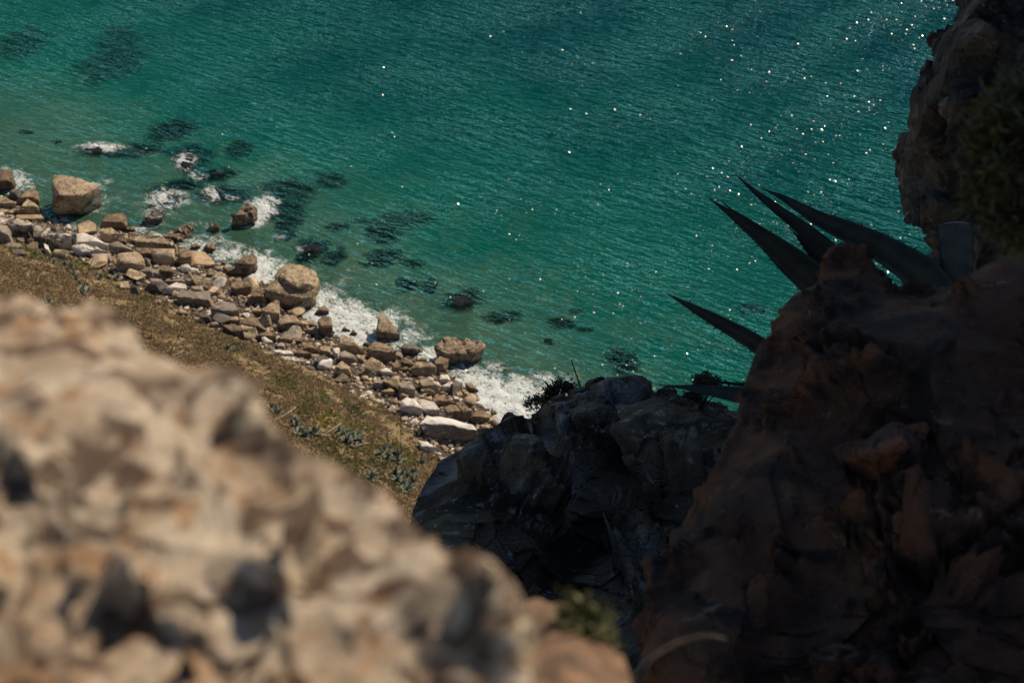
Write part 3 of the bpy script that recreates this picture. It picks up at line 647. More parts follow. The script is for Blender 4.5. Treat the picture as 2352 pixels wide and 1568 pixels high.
# cobbles: individuals, then small pebbles as stuff
def covered(px, py, grow=0):
    P_ = np.array([[px, py]])
    return any(inpoly(P_, pl)[0] for pl in POLYS)
BASE = []
for k in range(10):
    pts = [Vector((random.gauss(0, 1), random.gauss(0, 1), random.gauss(0, 1))).normalized() * random.uniform(.42, .55) for _ in range(13)]
    for p in pts: p.z *= .72
    BASE.append(hullmesh('cobble', pts, 1.0, 1.3, .12 if k < 3 else .05, .03, k * 2.2))
CM = {}
cols = ['tan', 'tan', 'brown', 'grey', 'dark', 'white']
cnt = 0; tries = 0; placed = []
bx0, bx1 = S[:, 0].clip(-90, 40).min(), 20
while cnt < 125 and tries < 9000:
    tries += 1
    px, py = random.uniform(-20, 1170), random.uniform(430, 1090)
    p = onz(px, py, 1.0); q = np.array([[p.x, p.y]])
    if not inpoly(q, LANDP)[0] or inpoly(q, HILLP)[0]: continue
    sz = random.choice([10, 14, 20, 26, 32, 38, 46])
    if covered(px, py): continue
    if any((px - a) ** 2 + (py - b) ** 2 < ((c_ + sz) * .42) ** 2 for a, b, c_ in placed): continue
    if px > 1120 and py > 1020: continue
    c_ = random.choice(cols)
    lab = autolabel(px, py, 'small' if sz > 18 else 'tiny', adj[c_], 'stone')
    if not lab: continue
    g = ground(px, py); d = (g - CAM).length; s_ = sz / FW * d
    k = random.randrange(10)
    key = (k, c_)
    if key not in CM:
        CM[key] = BASE[k].copy(); CM[key].materials.append(M[c_])
    o = bpy.data.objects.new('cobble', CM[key]); COL.objects.link(o)
    o.location = (g.x, g.y, g.z + s_ * .22); o.scale = (s_ * random.uniform(.9, 1.35), s_ * random.uniform(.9, 1.2), s_ * random.uniform(.8, 1.15))
    o.rotation_euler = (random.uniform(-.5, .5), random.uniform(-.5, .5), random.uniform(0, 6.28))
    tag(o, lab, 'stone', 'loose cobbles between the boulders')
    placed.append((px, py, sz)); cnt += 1
# pebbles
bm = bmesh.new(); bmesh.ops.create_icosphere(bm, subdivisions=1, radius=.5)
iv = np.array([v.co[:] for v in bm.verts]); itf = np.array([[v.index for v in f.verts] for f in bm.faces]); bm.free()
bm = bmesh.new(); bmesh.ops.create_icosphere(bm, subdivisions=2, radius=.5)
iv2 = np.array([v.co[:] for v in bm.verts]); itf2 = np.array([[v.index for v in f.verts] for f in bm.faces]); bm.free()
C_ = rng.uniform([-95, 85], [12, 195], (60000, 2))
ok = inpoly(C_, LANDP) & ~inpoly(C_, HILLP); C_ = C_[ok]; zc = height(C_)
qx, qy = proj(C_[:, 0], C_[:, 1], zc); k = (qx > -120) & (qx < 1300) & (qy < 1250); C_ = C_[k][:5200]; zc = zc[k][:5200]
n = len(C_); sz = rng.gamma(3.0, .085, n)[:, None, None] + .1
jit = 1 + rng.uniform(-.22, .22, (n, len(iv2), 1))
V = iv2[None] * np.array([1.15, .95, .7]) * sz * jit
th = rng.uniform(0, 6.28, n); c_, s_ = np.cos(th)[:, None], np.sin(th)[:, None]
V = np.stack([V[:, :, 0] * c_ - V[:, :, 1] * s_, V[:, :, 0] * s_ + V[:, :, 1] * c_, V[:, :, 2]], 2)
V += np.concatenate([C_, zc[:, None] + .05], 1)[:, None, :]
Fp = itf2[None] + (np.arange(n) * len(iv2))[:, None, None]
pal = np.array([(.30,.22,.145,1), (.20,.14,.09,1), (.14,.11,.08,1), (.42,.35,.26,1), (.12,.085,.055,1), (.23,.16,.10,1)])
pc = pal[rng.integers(0, len(pal), n)] * rng.uniform(.8, 1.15, (n, 1)); pc[:, 3] = 1
me = npmesh('pebbles', V.reshape(-1, 3), Fp.reshape(-1, 3), True, np.repeat(pc, len(iv2), 0))
o = link('pebbles', me, attr_mat('pebble_stones')); tag(o, 'small mixed pebbles and shingle filling the gaps between the boulders', 'pebbles', kind='stuff')
# ------------------------------------------------------------------ hillside scrub
C_ = np.vstack([rng.uniform([-95, 30], [25, 175], (420000, 2)), rng.uniform([-110, -10], [30, 125], (160000, 2))])
C_ = C_[rng.permutation(len(C_))]
C_ = C_[inpoly(C_, HILLP)]
qx, qy = proj(C_[:, 0], C_[:, 1], 2 + .5 * pdist(C_, B))
C_ = C_[(qx > -2500) & (qx < 1300) & ((qy < 1330) | (rng.random(len(C_)) < .5))]
zc = height(C_)
def patch(x, y, s, ph): return .5 + .5 * np.sin(x / s + 1.7 * np.sin(y / s * .8 + ph) + ph) * np.cos(y / s * 1.3 + 1.2 * np.sin(x / s * .9 - ph))
qx, qy = proj(C_[:, 0], C_[:, 1], zc)
# green areas and bare areas, frame px ellipses
GREEN = [(60,560,75,30,20,(.095,.11,.022)),(165,598,60,18,22,(.115,.125,.022)),(810,943,34,13,38,(.045,.065,.03)),(745,915,12,22,-15,(.12,.14,.03)),(650,880,40,14,25,(.11,.115,.03)),
         (755,965,45,20,10,(.19,.155,.02)),(800,975,60,14,20,(.15,.13,.03)),(700,940,30,30,0,(.12,.10,.035)),(860,925,35,12,25,(.12,.12,.03)),(820,1070,120,45,28,(.115,.105,.035)),(900,1040,70,25,20,(.14,.125,.03)),(330,690,18,10,0,(.11,.13,.03)),(540,800,30,10,0,(.06,.07,.03)),(560,600,20,10,0,(.11,.13,.03))]
BARE = [(600,790,30,8,30),(415,720,35,8,15),(390,735,30,6,30),(735,860,60,14,25),(830,905,50,14,35),(900,985,50,12,50),(760,905,30,10,40),(950,1015,26,20,40),(850,950,20,8,0)]
base = .88 * np.array([(.32,.215,.115),(.26,.175,.095),(.36,.25,.14),(.25,.19,.095),(.17,.115,.06),(.29,.215,.11)])
idx = (rng.random(len(C_)) * 3 + patch(C_[:, 0], C_[:, 1], 5.1, .4) * 3).astype(int) % 6
col = (base[idx] * .6 + .4 * np.array([.25,.172,.09])) * rng.uniform(.85, 1.15, (len(C_), 1))
keep = rng.random(len(C_)) < (.25 + .75 * (patch(C_[:, 0], C_[:, 1], 2.3, 2.0) > .28))
hgt_ = rng.uniform(.10, .26, len(C_))
for (x, y, rx, ry, t, cc) in GREEN:
    dx, dy = qx - x, qy - y; a = (dx * math.cos(R(t)) + dy * math.sin(R(t))) / rx; b = (-dx * math.sin(R(t)) + dy * math.cos(R(t))) / ry
    ins = (a * a + b * b + .35 * (rng.random(len(C_)) - .5)) < 1
    col[ins] = (np.array(cc) * .62 + .38 * np.array([.20,.145,.075])) * .95 * rng.uniform(.7, 1.3, (ins.sum(), 1)); hgt_[ins] *= .7; keep |= ins
for (x, y, rx, ry, t) in BARE:
    dx, dy = qx - x, qy - y; a = (dx * math.cos(R(t)) + dy * math.sin(R(t))) / rx; b = (-dx * math.sin(R(t)) + dy * math.cos(R(t))) / ry
    keep &= ~(((a * a + b * b) < 1) & (rng.random(len(C_)) < .85))
C_, zc, col, hgt_ = C_[keep], zc[keep], col[keep], hgt_[keep]
print('scrub tufts', len(C_))
lim = 120000
C_, zc, col, hgt_ = C_[:lim], zc[:lim], col[:lim], hgt_[:lim]
n = len(C_); K = 7
cen = np.column_stack([C_, zc])[:, None, :] + np.concatenate([rng.normal(0, .13, (n, K, 2)), np.zeros((n, K, 1))], 2)
th = rng.uniform(0, 6.28, (n, K)); lean = rng.normal(0, .16, (n, K, 2))
w = .05 + .04 * rng.random((n, K)); hh = hgt_[:, None] * rng.uniform(.6, 1.2, (n, K))
dx = np.stack([np.cos(th) * w, np.sin(th) * w, 0 * w], 2)
a = cen - dx; b = cen + dx; c = cen + np.concatenate([lean, hh[..., None]], 2)
mid = (a + b) / 2 * .4 + c * .6
p1, p2 = mid - dx * 1.3, mid + dx * 1.3
V = np.stack([a, b, p2, c, p1], 2).reshape(-1, 3)
i = np.arange(n * K)[:, None] * 5
F = np.concatenate([i + np.array([[0, 1, 2]]), i + np.array([[0, 2, 4]]), i + np.array([[4, 2, 3]])], 1).reshape(-1, 3)
cc = np.ones((n, K, 5, 4)); cc[..., :3] = col[:, None, None, :] * rng.uniform(.9, 1.15, (n, K, 1, 1))
o = link('scrub', npmesh('scrub', V, F, False, cc.reshape(-1, 4)), M['scrub'])
tag(o, 'dry brown and olive scrub covering the coastal slope', 'scrub', kind='stuff')

# ------------------------------------------------------------------ tubes, rosettes, stalks
def tube(bm, pts, rad, seg=6):
    rings = []
    for i, p in enumerate(pts):
        t = (pts[min(i + 1, len(pts) - 1)] - pts[max(i - 1, 0)]).normalized()
        a = t.orthogonal().normalized(); b = t.cross(a)
        r = rad[i] if isinstance(rad, (list, tuple)) else rad
        rings.append([bm.verts.new(p + (a * math.cos(2 * math.pi * k / seg) + b * math.sin(2 * math.pi * k / seg)) * r) for k in range(seg)])
    for r0, r1 in zip(rings[:-1], rings[1:]):
        bestk = min(range(seg), key=lambda k: (r1[k].co - r0[0].co).length)
        for k in range(seg):
            bm.faces.new((r0[k], r0[(k + 1) % seg], r1[(k + 1 + bestk) % seg], r1[(k + bestk) % seg]))
    bm.faces.new(rings[0][::-1]); bm.faces.new(rings[-1])
def fin(name, bm, mat, parent=None, loc=None, smooth=True):
    me = bpy.data.meshes.new(name); bm.normal_update(); bm.to_mesh(me); bm.free()
    for f in me.polygons: f.use_smooth = smooth
    return link(name, me, mat, parent, loc)
def rosette_mesh(seed):
    rnd = random.Random(seed); bm = bmesh.new()
    for k in range(20):
        th = k * 2.4 + rnd.uniform(-.2, .2); el = R(rnd.uniform(12, 80) if k > 6 else rnd.uniform(5, 40)); L = rnd.uniform(.75, 1.1)
        d = Vector((math.cos(th) * math.cos(el), math.sin(th) * math.cos(el), math.sin(el))); s_ = Vector((-math.sin(th), math.cos(th), 0))
        up = d.cross(s_) * -1
        rows = []
        for j in range(6):
            t = j / 5; w = .10 * (1 - t) ** .7 * (1 + .6 * math.sin(t * 3.1)) + .002
            c = d * (L * t) + Vector((0, 0, -.22 * L * t * t * math.cos(el)))
            rows.append([bm.verts.new(c - s_ * w + up * w * .45), bm.verts.new(c - up * .01), bm.verts.new(c + s_ * w + up * w * .45)])
        for r0, r1 in zip(rows[:-1], rows[1:]):
            for q in range(2): bm.faces.new((r0[q], r0[q + 1], r1[q + 1], r1[q]))
    me = bpy.data.meshes.new('agave_plant'); bm.normal_update(); bm.to_mesh(me); bm.free(); me.materials.append(M['agave_far'])
    for f in me.polygons: f.use_smooth = True
    return me
RM = [rosette_mesh(s_) for s_ in range(5)]
AG = Q(1,520,1170,560,1195,620,1190,680,1205,740,1225,770,1295,795,1350,830,1400,880,1440,905,1470,860,1510,1010,1310,1045,1335,1230,1340,1340,1420,1300,1400,370,1080) \
   + Q(4,720,750,740,790,770,880,830,900,900,880,930,860,1190,840,1230,880,1280,860,1270,940,1330,900,1300,980,1370,930,1420,960,1400,880,1620,1090,1660,1040,1700,1050,1760,1090,1700,1130,1800,1160,1790,1110,1540,1290,1530,1330,1780,1270,1850,1290,1900,1320,1975,1270,1800,1350,1860,1390,1930,1440,1960,1370,1890,1450,2060,1180,490,610,550,660) \
   + Q(5,420,680,830,750,900,770,1950,1050,1950,1060)
AG = AG[:-1]
AG_P = []
for i, (px, py) in enumerate(AG):
    g = ground(px, py + 3); s_ = random.uniform(.6, 1.0) * (1.15 if i > 16 else 1.0)
    o = bpy.data.objects.new('agave_plant', RM[i % 5]); COL.objects.link(o)
    o.location = g + Vector((0, 0, .05)); o.scale = (s_,) * 3; o.rotation_euler = (random.uniform(-.25, .25), random.uniform(-.25, .25), random.uniform(0, 6.28))
    c = sorted(LM, key=lambda d: (d[0] - px) ** 2 + (d[1] - py) ** 2)
    if px < 520: zone = 'upper left slope'
    elif px < 700: zone = 'middle slope'
    else: zone = 'lower right slope'
    AG_P.append((px, py, o, zone))
for zone in set(a[3] for a in AG_P):
    gl = sorted([a for a in AG_P if a[3] == zone], key=lambda a: a[0])
    onum = ['leftmost','second','third','fourth','fifth','sixth','seventh','eighth','ninth','tenth','eleventh','twelfth','thirteenth','fourteenth','fifteenth','sixteenth','seventeenth','eighteenth','nineteenth','twentieth']
    for k, a in enumerate(gl):
        if k < len(gl) / 2: w = onum[k] + ('' if k == 0 else ' from the left')
        else:
            q = len(gl) - 1 - k; w = 'rightmost' if q == 0 else onum[q] + ' from the right'
        tag(a[2], f'grey-green agave rosette, {w} on the {zone}', 'agave', 'small agave plants growing on the slope')
STK = [(5,(700,560),(810,250),.045,1,'tall pale dry agave stalk rising from the upper left agaves'),
       (5,(1130,570),(1138,400),.035,1,'short pale upright stalk in front of the rounded beige boulder'),
       (5,(922,930),(945,560),.03,0,'dark thin upright stalk, left of two above the blurred rock edge'),
       (5,(1100,985),(1165,610),.03,0,'dark thin leaning stalk, right of two above the blurred rock edge'),
       (5,(1455,1085),(1640,740),.028,0,'thin dark stalk slanting right toward the grey round-backed boulder'),
       (5,(1245,1075),(1150,840),.028,1,'thin stalk slanting left beside the dead flower head'),
       (5,(385,310),(240,60),.05,1,'thick grey stalk leaning left across the green grass'),
       (4,(1690,1010),(1690,740),.02,0,'left of two hair-thin upright stalks on the lower right slope'),
       (4,(1840,1170),(1840,690),.025,0,'right and taller of two hair-thin upright stalks on the lower right slope')]
for zw, b_, t_, r_, pale, lab in STK:
    (bx, by), (tx, ty) = Q(zw, *b_)[0], Q(zw, *t_)[0]
    g = ground(bx, by); rv = ray(tx, ty); t = CAM + rv * (g.y / rv.y)
    bm = bmesh.new(); L = t - g; side = Vector((1, 0, .1))
    pts = [L * (k / 8) + side * (.012 * L.length * math.sin(k * .9)) for k in range(9)]
    tube(bm, pts, [r_ * 1.5 * (1 - .07 * k) for k in range(9)])
    o = fin('agave_stalk', bm, M['bark'] if pale else M['shrub'], None, g); tag(o, lab, 'dry stalk', 'dry agave stalks on the slope')
FAL = [(4,[(540,750),(640,690),(740,620)],'fallen pale stalk poking out from behind the blurred near rock'),
       (4,[(1010,925),(1110,850),(1220,780)],'fallen pale stalk at the left of the big lower agave clump'),
       (4,[(940,900),(1020,900),(1100,912)],'short fallen stalk lying level left of the agave clump'),
       (4,[(1340,1030),(1400,1010),(1480,988),(1580,992),(1660,1005)],'long curved fallen stalk between the lower agave clumps'),
       (5,[(1480,1140),(1530,1115),(1575,1088)],'short fallen stalk near the dead flower head'),
       (1,[(1625,1435),(1680,1432),(1730,1440),(1715,1490),(1745,1515)],'crooked bleached stick against the whitish grey boulder'),
       (5,[(1450,710),(1520,750),(1580,795)],'bleached log lying on the bare patch of the slope')]
for zw, pp, lab in FAL:
    W = [ground(*Q(zw, *p)[0]) + Vector((0, 0, .22)) for p in pp]
    bm = bmesh.new(); tube(bm, [w_ - W[0] for w_ in W], [.07 * (1 - .1 * k) for k in range(len(W))])
    o = fin('fallen_stalk', bm, M['white'] if 'bleached' in lab else M['bark'], None, W[0]); tag(o, lab, 'fallen stalk', 'fallen stalks and sticks')
# dead flower head
(bx, by) = Q(5, 1305, 1075)[0]; g = ground(bx, by)
root = link('dead_flower_head', None, None, None, g); tag(root, 'dead branching flower head with dark clustered tips above the blurred near rock', 'dry plant')
def hp(zx, zy):
    q = ray(*Q(5, zx, zy)[0]); return CAM + q * (g.y / q.y) - g
bm = bmesh.new()
for path in ([(1305,1075),(1298,1040),(1285,1000),(1270,975)], [(1298,1045),(1270,1030),(1245,1010)], [(1340,1075),(1352,1040),(1358,1020)]):
    tube(bm, [hp(*p) for p in path], .05)
fin('stem', bm, M['bark'], root)
for (zx, zy, n_, r_) in ((1272, 955, 26, 42), (1238, 1000, 10, 20), (1358, 1005, 14, 26)):
    bm = bmesh.new(); c0 = hp(zx, zy + r_ * .5)
    for k in range(n_):
        e = hp(zx + random.uniform(-1, 1) * r_, zy + random.uniform(-1, .4) * r_ * .7) + Vector((0, random.uniform(-.3, .3), 0))
        tube(bm, [c0, c0 * .4 + e * .6 + Vector((0, 0, -.03)), e], [.02, .02, .03], 5)
        bmesh.ops.create_icosphere(bm, subdivisions=1, radius=.075, matrix=Matrix.Translation(e))
    fin('flower_cluster', bm, M['bark'] if r_ < 25 else M['dead'], root)
# ------------------------------------------------------------------ near rocks from packed lobes
def edist(P, G):
    G = np.array(G, float); return pdist(P, np.vstack([G, G[:1]]))
def mass(name, poly, dfn, step, rmax, vox, disp, mat, extra=(), minr=6, jitter=.25, seed=1, cap=.3, fine=.01, extra_name='rising_part'):
    rnd = np.random.default_rng(seed)
    G = np.array(poly, float); x0, y0 = G.min(0); x1, y1 = G.max(0)
    X, Y = np.meshgrid(np.arange(x0, x1, step), np.arange(y0, y1, step)); P = np.stack([X.ravel(), Y.ravel()], 1)
    P = P + rnd.uniform(-.5, .5, P.shape) * step
    # denser samples along the rim
    rim = []
    for k in range(len(G)):
        a, b = G[k], G[(k + 1) % len(G)]; L = np.hypot(*(b - a)); m_ = int(L / (step * .35)) + 1
        for q in range(m_):
            p = a + (b - a) * (q / m_); nrm = np.array([-(b - a)[1], (b - a)[0]]) / max(L, 1e-6)
            for s_ in (1, -1):
                for dd in (.3, .8): rim.append(p + nrm * s_ * step * dd)
    P = np.vstack([P, rim]); P = P[inpoly(P, G)]; E = edist(P, G); k = E > minr; P, E = P[k], E[k]
    cs, rs = [], []
    for (px, py), e in zip(P, E):
        d0 = dfn(px, py); r = min(e * d0 / FW * 1.0, rmax); r /= (1 - r / d0 * .3)
        c = at(px, py, d0 + r * (1 + jitter * rnd.uniform(-1, 1) * .5)); cs.append(c); rs.append(r)
    
    cs = np.array([c[:] for c in cs]); rs = np.array(rs)
    V = (iv2[None] * 2 * rs[:, None, None] + cs[:, None, :]).reshape(-1, 3)
    F = (itf2[None] + (np.arange(len(cs)) * len(iv2))[:, None, None]).reshape(-1, 3)
    org = at(G[:, 0].mean(), G[:, 1].mean(), dfn(*G.mean(0)))
    me = npmesh('tmp', V - np.array(org[:]), F); t = bpy.data.objects.new('tmp', me); COL.objects.link(t)
    md = t.modifiers.new('r', 'REMESH'); md.mode = 'VOXEL'; md.voxel_size = vox
    dg = bpy.context.evaluated_depsgraph_get(); dg.update()
    out = bpy.data.meshes.new_from_object(t.evaluated_get(dg)); bpy.data.objects.remove(t); bpy.data.meshes.remove(me)
    nv = len(out.vertices); co = np.empty(nv * 3, np.float32); out.vertices.foreach_get('co', co); co = co.reshape(-1, 3)
    no = np.empty(nv * 3, np.float32); out.vertex_normals.foreach_get('vector', no); no = no.reshape(-1, 3)
    W = co + np.array(org[:]); qx, qy = proj(W[:, 0], W[:, 1], W[:, 2])
    print(name, 'verts', nv)
    dl = disp(W, no, qx, qy)
    if cap: 
        rm = edist(np.stack([qx, qy], 1), G) / FW * dfn(*G.mean(0)); dl = np.clip(dl, -.3 * rm - fine * .4, cap * rm + fine)
    co = co + (dl if dl.ndim == 2 else no * dl[:, None])
    out.vertices.foreach_set('co', co.astype(np.float32).ravel()); out.update()
    out.polygons.foreach_set('use_smooth', np.ones(len(out.polygons), bool)); out.materials.clear(); out.name = name
    o = link(name, out, mat, None, org)
    if extra:
        cs = np.array([(CAM + Vector(c))[:] for c, r in extra]); rs = np.array([r for c, r in extra])
        V = (iv2[None] * 2 * rs[:, None, None] + cs[:, None, :]).reshape(-1, 3) - np.array(org[:])
        F = (itf2[None] + (np.arange(len(cs)) * len(iv2))[:, None, None]).reshape(-1, 3)
        t = bpy.data.objects.new('tmp', npmesh('tmp', V, F)); COL.objects.link(t)
        md = t.modifiers.new('r', 'REMESH'); md.mode = 'VOXEL'; md.voxel_size = .14
        dg = bpy.context.evaluated_depsgraph_get(); dg.update()
        m2 = bpy.data.meshes.new_from_object(t.evaluated_get(dg)); bpy.data.objects.remove(t)
        W2 = np.array([(v.co + org)[:] for v in m2.vertices]); n2 = np.array([v.normal[:] for v in m2.vertices])
        b = blocks(W2, .8, 4.0); d2 = (b[:, 0] - .5) * .5 + np.minimum(b[:, 1], .3) * .6 + nz(W2, 1.5, 5, 3.0) * .2; d2 = d2 * min(1, float(np.median(rs)) / 1.5)
        m2.vertices.foreach_set('co', (W2 - np.array(org[:]) + n2 * d2[:, None]).astype(np.float32).ravel()); m2.update()
        m2.materials.clear(); m2.name = extra_name; link(extra_name, m2, mat, o)
    return o
def nz(W, f, octv, seed=0.0, ridg=False):
    o_ = Vector((seed, seed * 2.1, seed * .7)); f_ = noise.fractal
    if ridg: return np.array([1 - 2 * abs(f_(Vector(w) * f + o_, 1.0, 2.1, octv)) for w in W.tolist()])
    return np.array([f_(Vector(w) * f + o_, 1.0, 2.1, octv) for w in W.tolist()])
def blocks(W, f, seed=0.0, stretch=(1, 1, 1)):
    r = np.empty((len(W), 2)); sx, sy, sz_ = stretch
    for i_, w in enumerate(W.tolist()):
        d, pts = noise.voronoi(Vector((w[0] * sx * f + seed, w[1] * sy * f, w[2] * sz_ * f)))
        r[i_] = (noise.cell(pts[0] * 9.1), d[1] - d[0])
    return r
def pits(qx, qy, L):
    a = np.zeros(len(qx))
    for (x, y, r, dpt) in L: a = np.minimum(a, -dpt * np.exp(-(((qx - x) ** 2 + (qy - y) ** 2) / r ** 2) ** 1.6))
    return a
# left foreground rock (very close, sunlit)
LF = [(-420,700),(0,668),(60,664),(110,690),(140,715),(190,700),(250,725),(300,770),(360,800),(430,832),(520,828),(575,850),(612,900),(625,960),(665,1000),
      (720,1030),(790,1058),(850,1095),(905,1135),(950,1185),(975,1215),(1030,1265),(1105,1300),(1160,1345),(1198,1415),(1222,1500),(1222,1640),(1200,1900),(-420,1900)]
K_ = .56
def dl(px, py):
    rv = ray(px, max(min(py, 1850), 600)); h = .60 + .022 * math.sin(px / 160 + 1) * math.cos(py / 140)
    return h / -rv.z
PL = [(130,820,42,.05),(400,955,80,.05),(330,985,60,.05),(470,975,40,.06),(60,1215,55,.05),(15,1250,50,.05),(225,1370,65,.08),(180,1420,60,.05),(610,1120,26,.05),(640,1190,22,.03),
      (560,1330,55,.05),(500,1480,70,.05),(810,1500,80,.07),(860,1560,60,.07),(300,1500,90,.05),(830,1430,28,.03),(1000,1300,36,.04),(840,1340,22,.03),(700,1250,30,.03),(1080,1480,28,.05),
      (60,930,30,.03),(350,1250,26,.03),(960,1230,26,.02),(100,1330,36,.05),(420,1400,30,.04)]
def dispL(W, no, qx, qy):
    b = blocks(W, 20, 3.3); b2 = blocks(W, 46, 1.1); n_ = nz(W, 24, 3, 7.0); n2 = nz(W, 11, 3, 1.0)
    s_ = (b[:, 0] - .5) * .026 + np.minimum(b[:, 1], .35) * .03 + (b2[:, 0] - .5) * .012 + np.minimum(b2[:, 1], .3) * .018
    return s_ - .006 + nz(W, 7, 5, 2.0) * .03 - .035 * np.clip((n_ - .15) / .2, 0, 1) - .018 * np.clip((n2 - .25) / .15, 0, 1) - .014 * np.clip((nz(W, 46, 2, 3.0) - .15) / .2, 0, 1) + .8 * pits(qx, qy, PL)
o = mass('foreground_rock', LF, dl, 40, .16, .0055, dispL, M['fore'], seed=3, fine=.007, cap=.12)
tag(o, 'out-of-focus cream and orange knobbly rock filling the sunlit lower left foreground', 'rock')

# central dark outcrop
CR = [(940,1160),(960,1115),(985,1078),(1003,1050),(1060,1020),(1100,1000),(1135,975),(1150,945),(1168,932),(1190,945),(1216,952),(1240,925),(1262,918),(1300,915),(1345,905),(1372,868),(1385,858),(1440,855),(1482,852),
      (1492,875),(1510,893),(1545,897),(1580,910),(1640,922),(1700,940),(1800,960),(2000,1100),(2000,1700),(900,1700),(900,1300)]
def dc(px, py):
    return 9.4 - (max(py, 850) - 850) / 850 * 4.4 + .25 * math.sin(px / 90.) + .2 * math.sin(py / 60. + px / 140) - abs(px - 1440) / 900
def dispC(W, no, qx, qy):
    b = blocks(W, 1.0, 5.0, (1, 1, .8)); b2 = blocks(W, 3.1, 2.0)
    rim = edist(np.stack([qx, qy], 1), CR); k = np.clip(rim / 60, .12, 1)
    b3 = blocks(W, 8, 6.0); return ((b[:, 0] - .5) * .42 + np.minimum(b[:, 1], .25) * .55 - .1) * k + (b3[:, 0] - .5) * .06 + np.minimum(b3[:, 1], .3) * .06 - .02 + ((b2[:, 0] - .5) * .20 + np.minimum(b2[:, 1], .3) * .22 + nz(W, 2.4, 6, 1.0) * .12 + nz(W, 9, 4, 1.0) * .09) * np.clip(k + .15, 0, 1)
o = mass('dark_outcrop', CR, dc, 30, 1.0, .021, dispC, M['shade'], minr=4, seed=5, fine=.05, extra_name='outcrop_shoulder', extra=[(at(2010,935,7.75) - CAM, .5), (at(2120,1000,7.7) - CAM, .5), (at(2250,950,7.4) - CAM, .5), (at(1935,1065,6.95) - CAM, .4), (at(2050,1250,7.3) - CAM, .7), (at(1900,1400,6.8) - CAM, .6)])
tag(o, 'shaded grey limestone outcrop in the middle, its jagged crest against the surf', 'rock outcrop')

# right foreground rock face
RR = [(1868,650),(1880,612),(1905,580),(1940,566),(1985,572),(2018,600),(2034,640),(2062,655),(2088,632),(2120,640),(2160,655),(2200,640),(2260,600),(2352,560),(2620,500),(2620,1800),(1380,1900),(1440,1600),
      (1462,1480),(1476,1380),(1482,1310),(1505,1268),(1545,1225),(1580,1160),(1625,1085),(1655,1020),(1685,960),(1692,900),(1712,850),(1735,785),(1768,760),(1790,700),(1825,665),(1865,645)]
def dr(px, py):
    return 4.5 - (max(min(py, 1600), 560) - 560) / 1000 * 1.3 - (max(min(px, 2400), 1500) - 1500) / 900 * .4 + .10 * math.sin(px / 70) * math.cos(py / 80)
PR = [(2150,1280,90,.12),(1950,880,70,.08),(2050,1180,50,.12),(1700,1350,50,.07),(1780,1480,40,.06),(1850,1180,26,.07)]
def dispR(W, no, qx, qy):
    b = blocks(W, 3.6, 8.0, (1, 1, .55)); b2 = blocks(W, 11, 2.0, (1, 1, .8)); b3 = blocks(W, 30, 5.0)
    rim = edist(np.stack([qx, qy], 1), RR); k = np.clip(rim / 70, .15, 1)
    return ((b[:, 0] - .5) * .09 + np.minimum(b[:, 1], .3) * .10 - .05 + (b2[:, 0] - .5) * .04 + np.minimum(b2[:, 1], .3) * .05 + nz(W, 3, 6, 4.0) * .10) * k + nz(W, 14, 5, 1) * .045 + (b3[:, 0] - .5) * .03 + np.minimum(b3[:, 1], .3) * .03 - .01 + nz(W, 40, 3, 2) * .012 + pits(qx, qy, PR) * k
# unseen bank mass added right of the frame to shade the bank
EX = [((3.2 + .5 * i_, 3.9 + .45 * i_, z_), .95) for i_ in range(4) for z_ in (-3.2, -2.2, -1.2, -.3, .6, 1.4)]
o = mass('red_earth_bank', RR, dr, 34, .55, .014, dispR, M['red'], extra=EX, minr=5, seed=8, fine=.02, extra_name='bank_shade_caster')
tag(o, 'blurred dark reddish earth and rock bank filling the shaded right foreground', 'rock bank')
# stone jutting from the bank
G = [(1915,1075),(1925,1030),(1960,1000),(2020,985),(2080,960),(2130,965),(2150,1000),(2120,1050),(2070,1075),(2080,1150),(2110,1210),(2060,1170),(2000,1130),(1950,1110)]
d0 = dr(2020, 1050)
pts = [at(x, y, d0 + .02) for x, y in G] + [at(1985, 1040, d0 - .20), at(2060, 1030, d0 - .19), at(1960, 1055, d0 - .14), at(2040, 1090, d0 - .13)] + [at(2020, 1070, d0 + .35)]
org = at(2020, 1060, d0)
M['juts'] = rock_mat('orange_stone', (.27,.085,.033), (.16,.06,.033), (.06,.04,.03), 7, (.5,.56), bump=1, bd=.3, fleck=(20, (.34,.2,.13), .62), rnd=0)
o = link('jutting_stone', hullmesh('jutting_stone', [p - org for p in pts], .34, 4, .02, .07, 9.0, 1.6, .022), M['juts'], None, org)
tag(o, 'orange-brown angular stone jutting out of the dark right bank', 'stone')

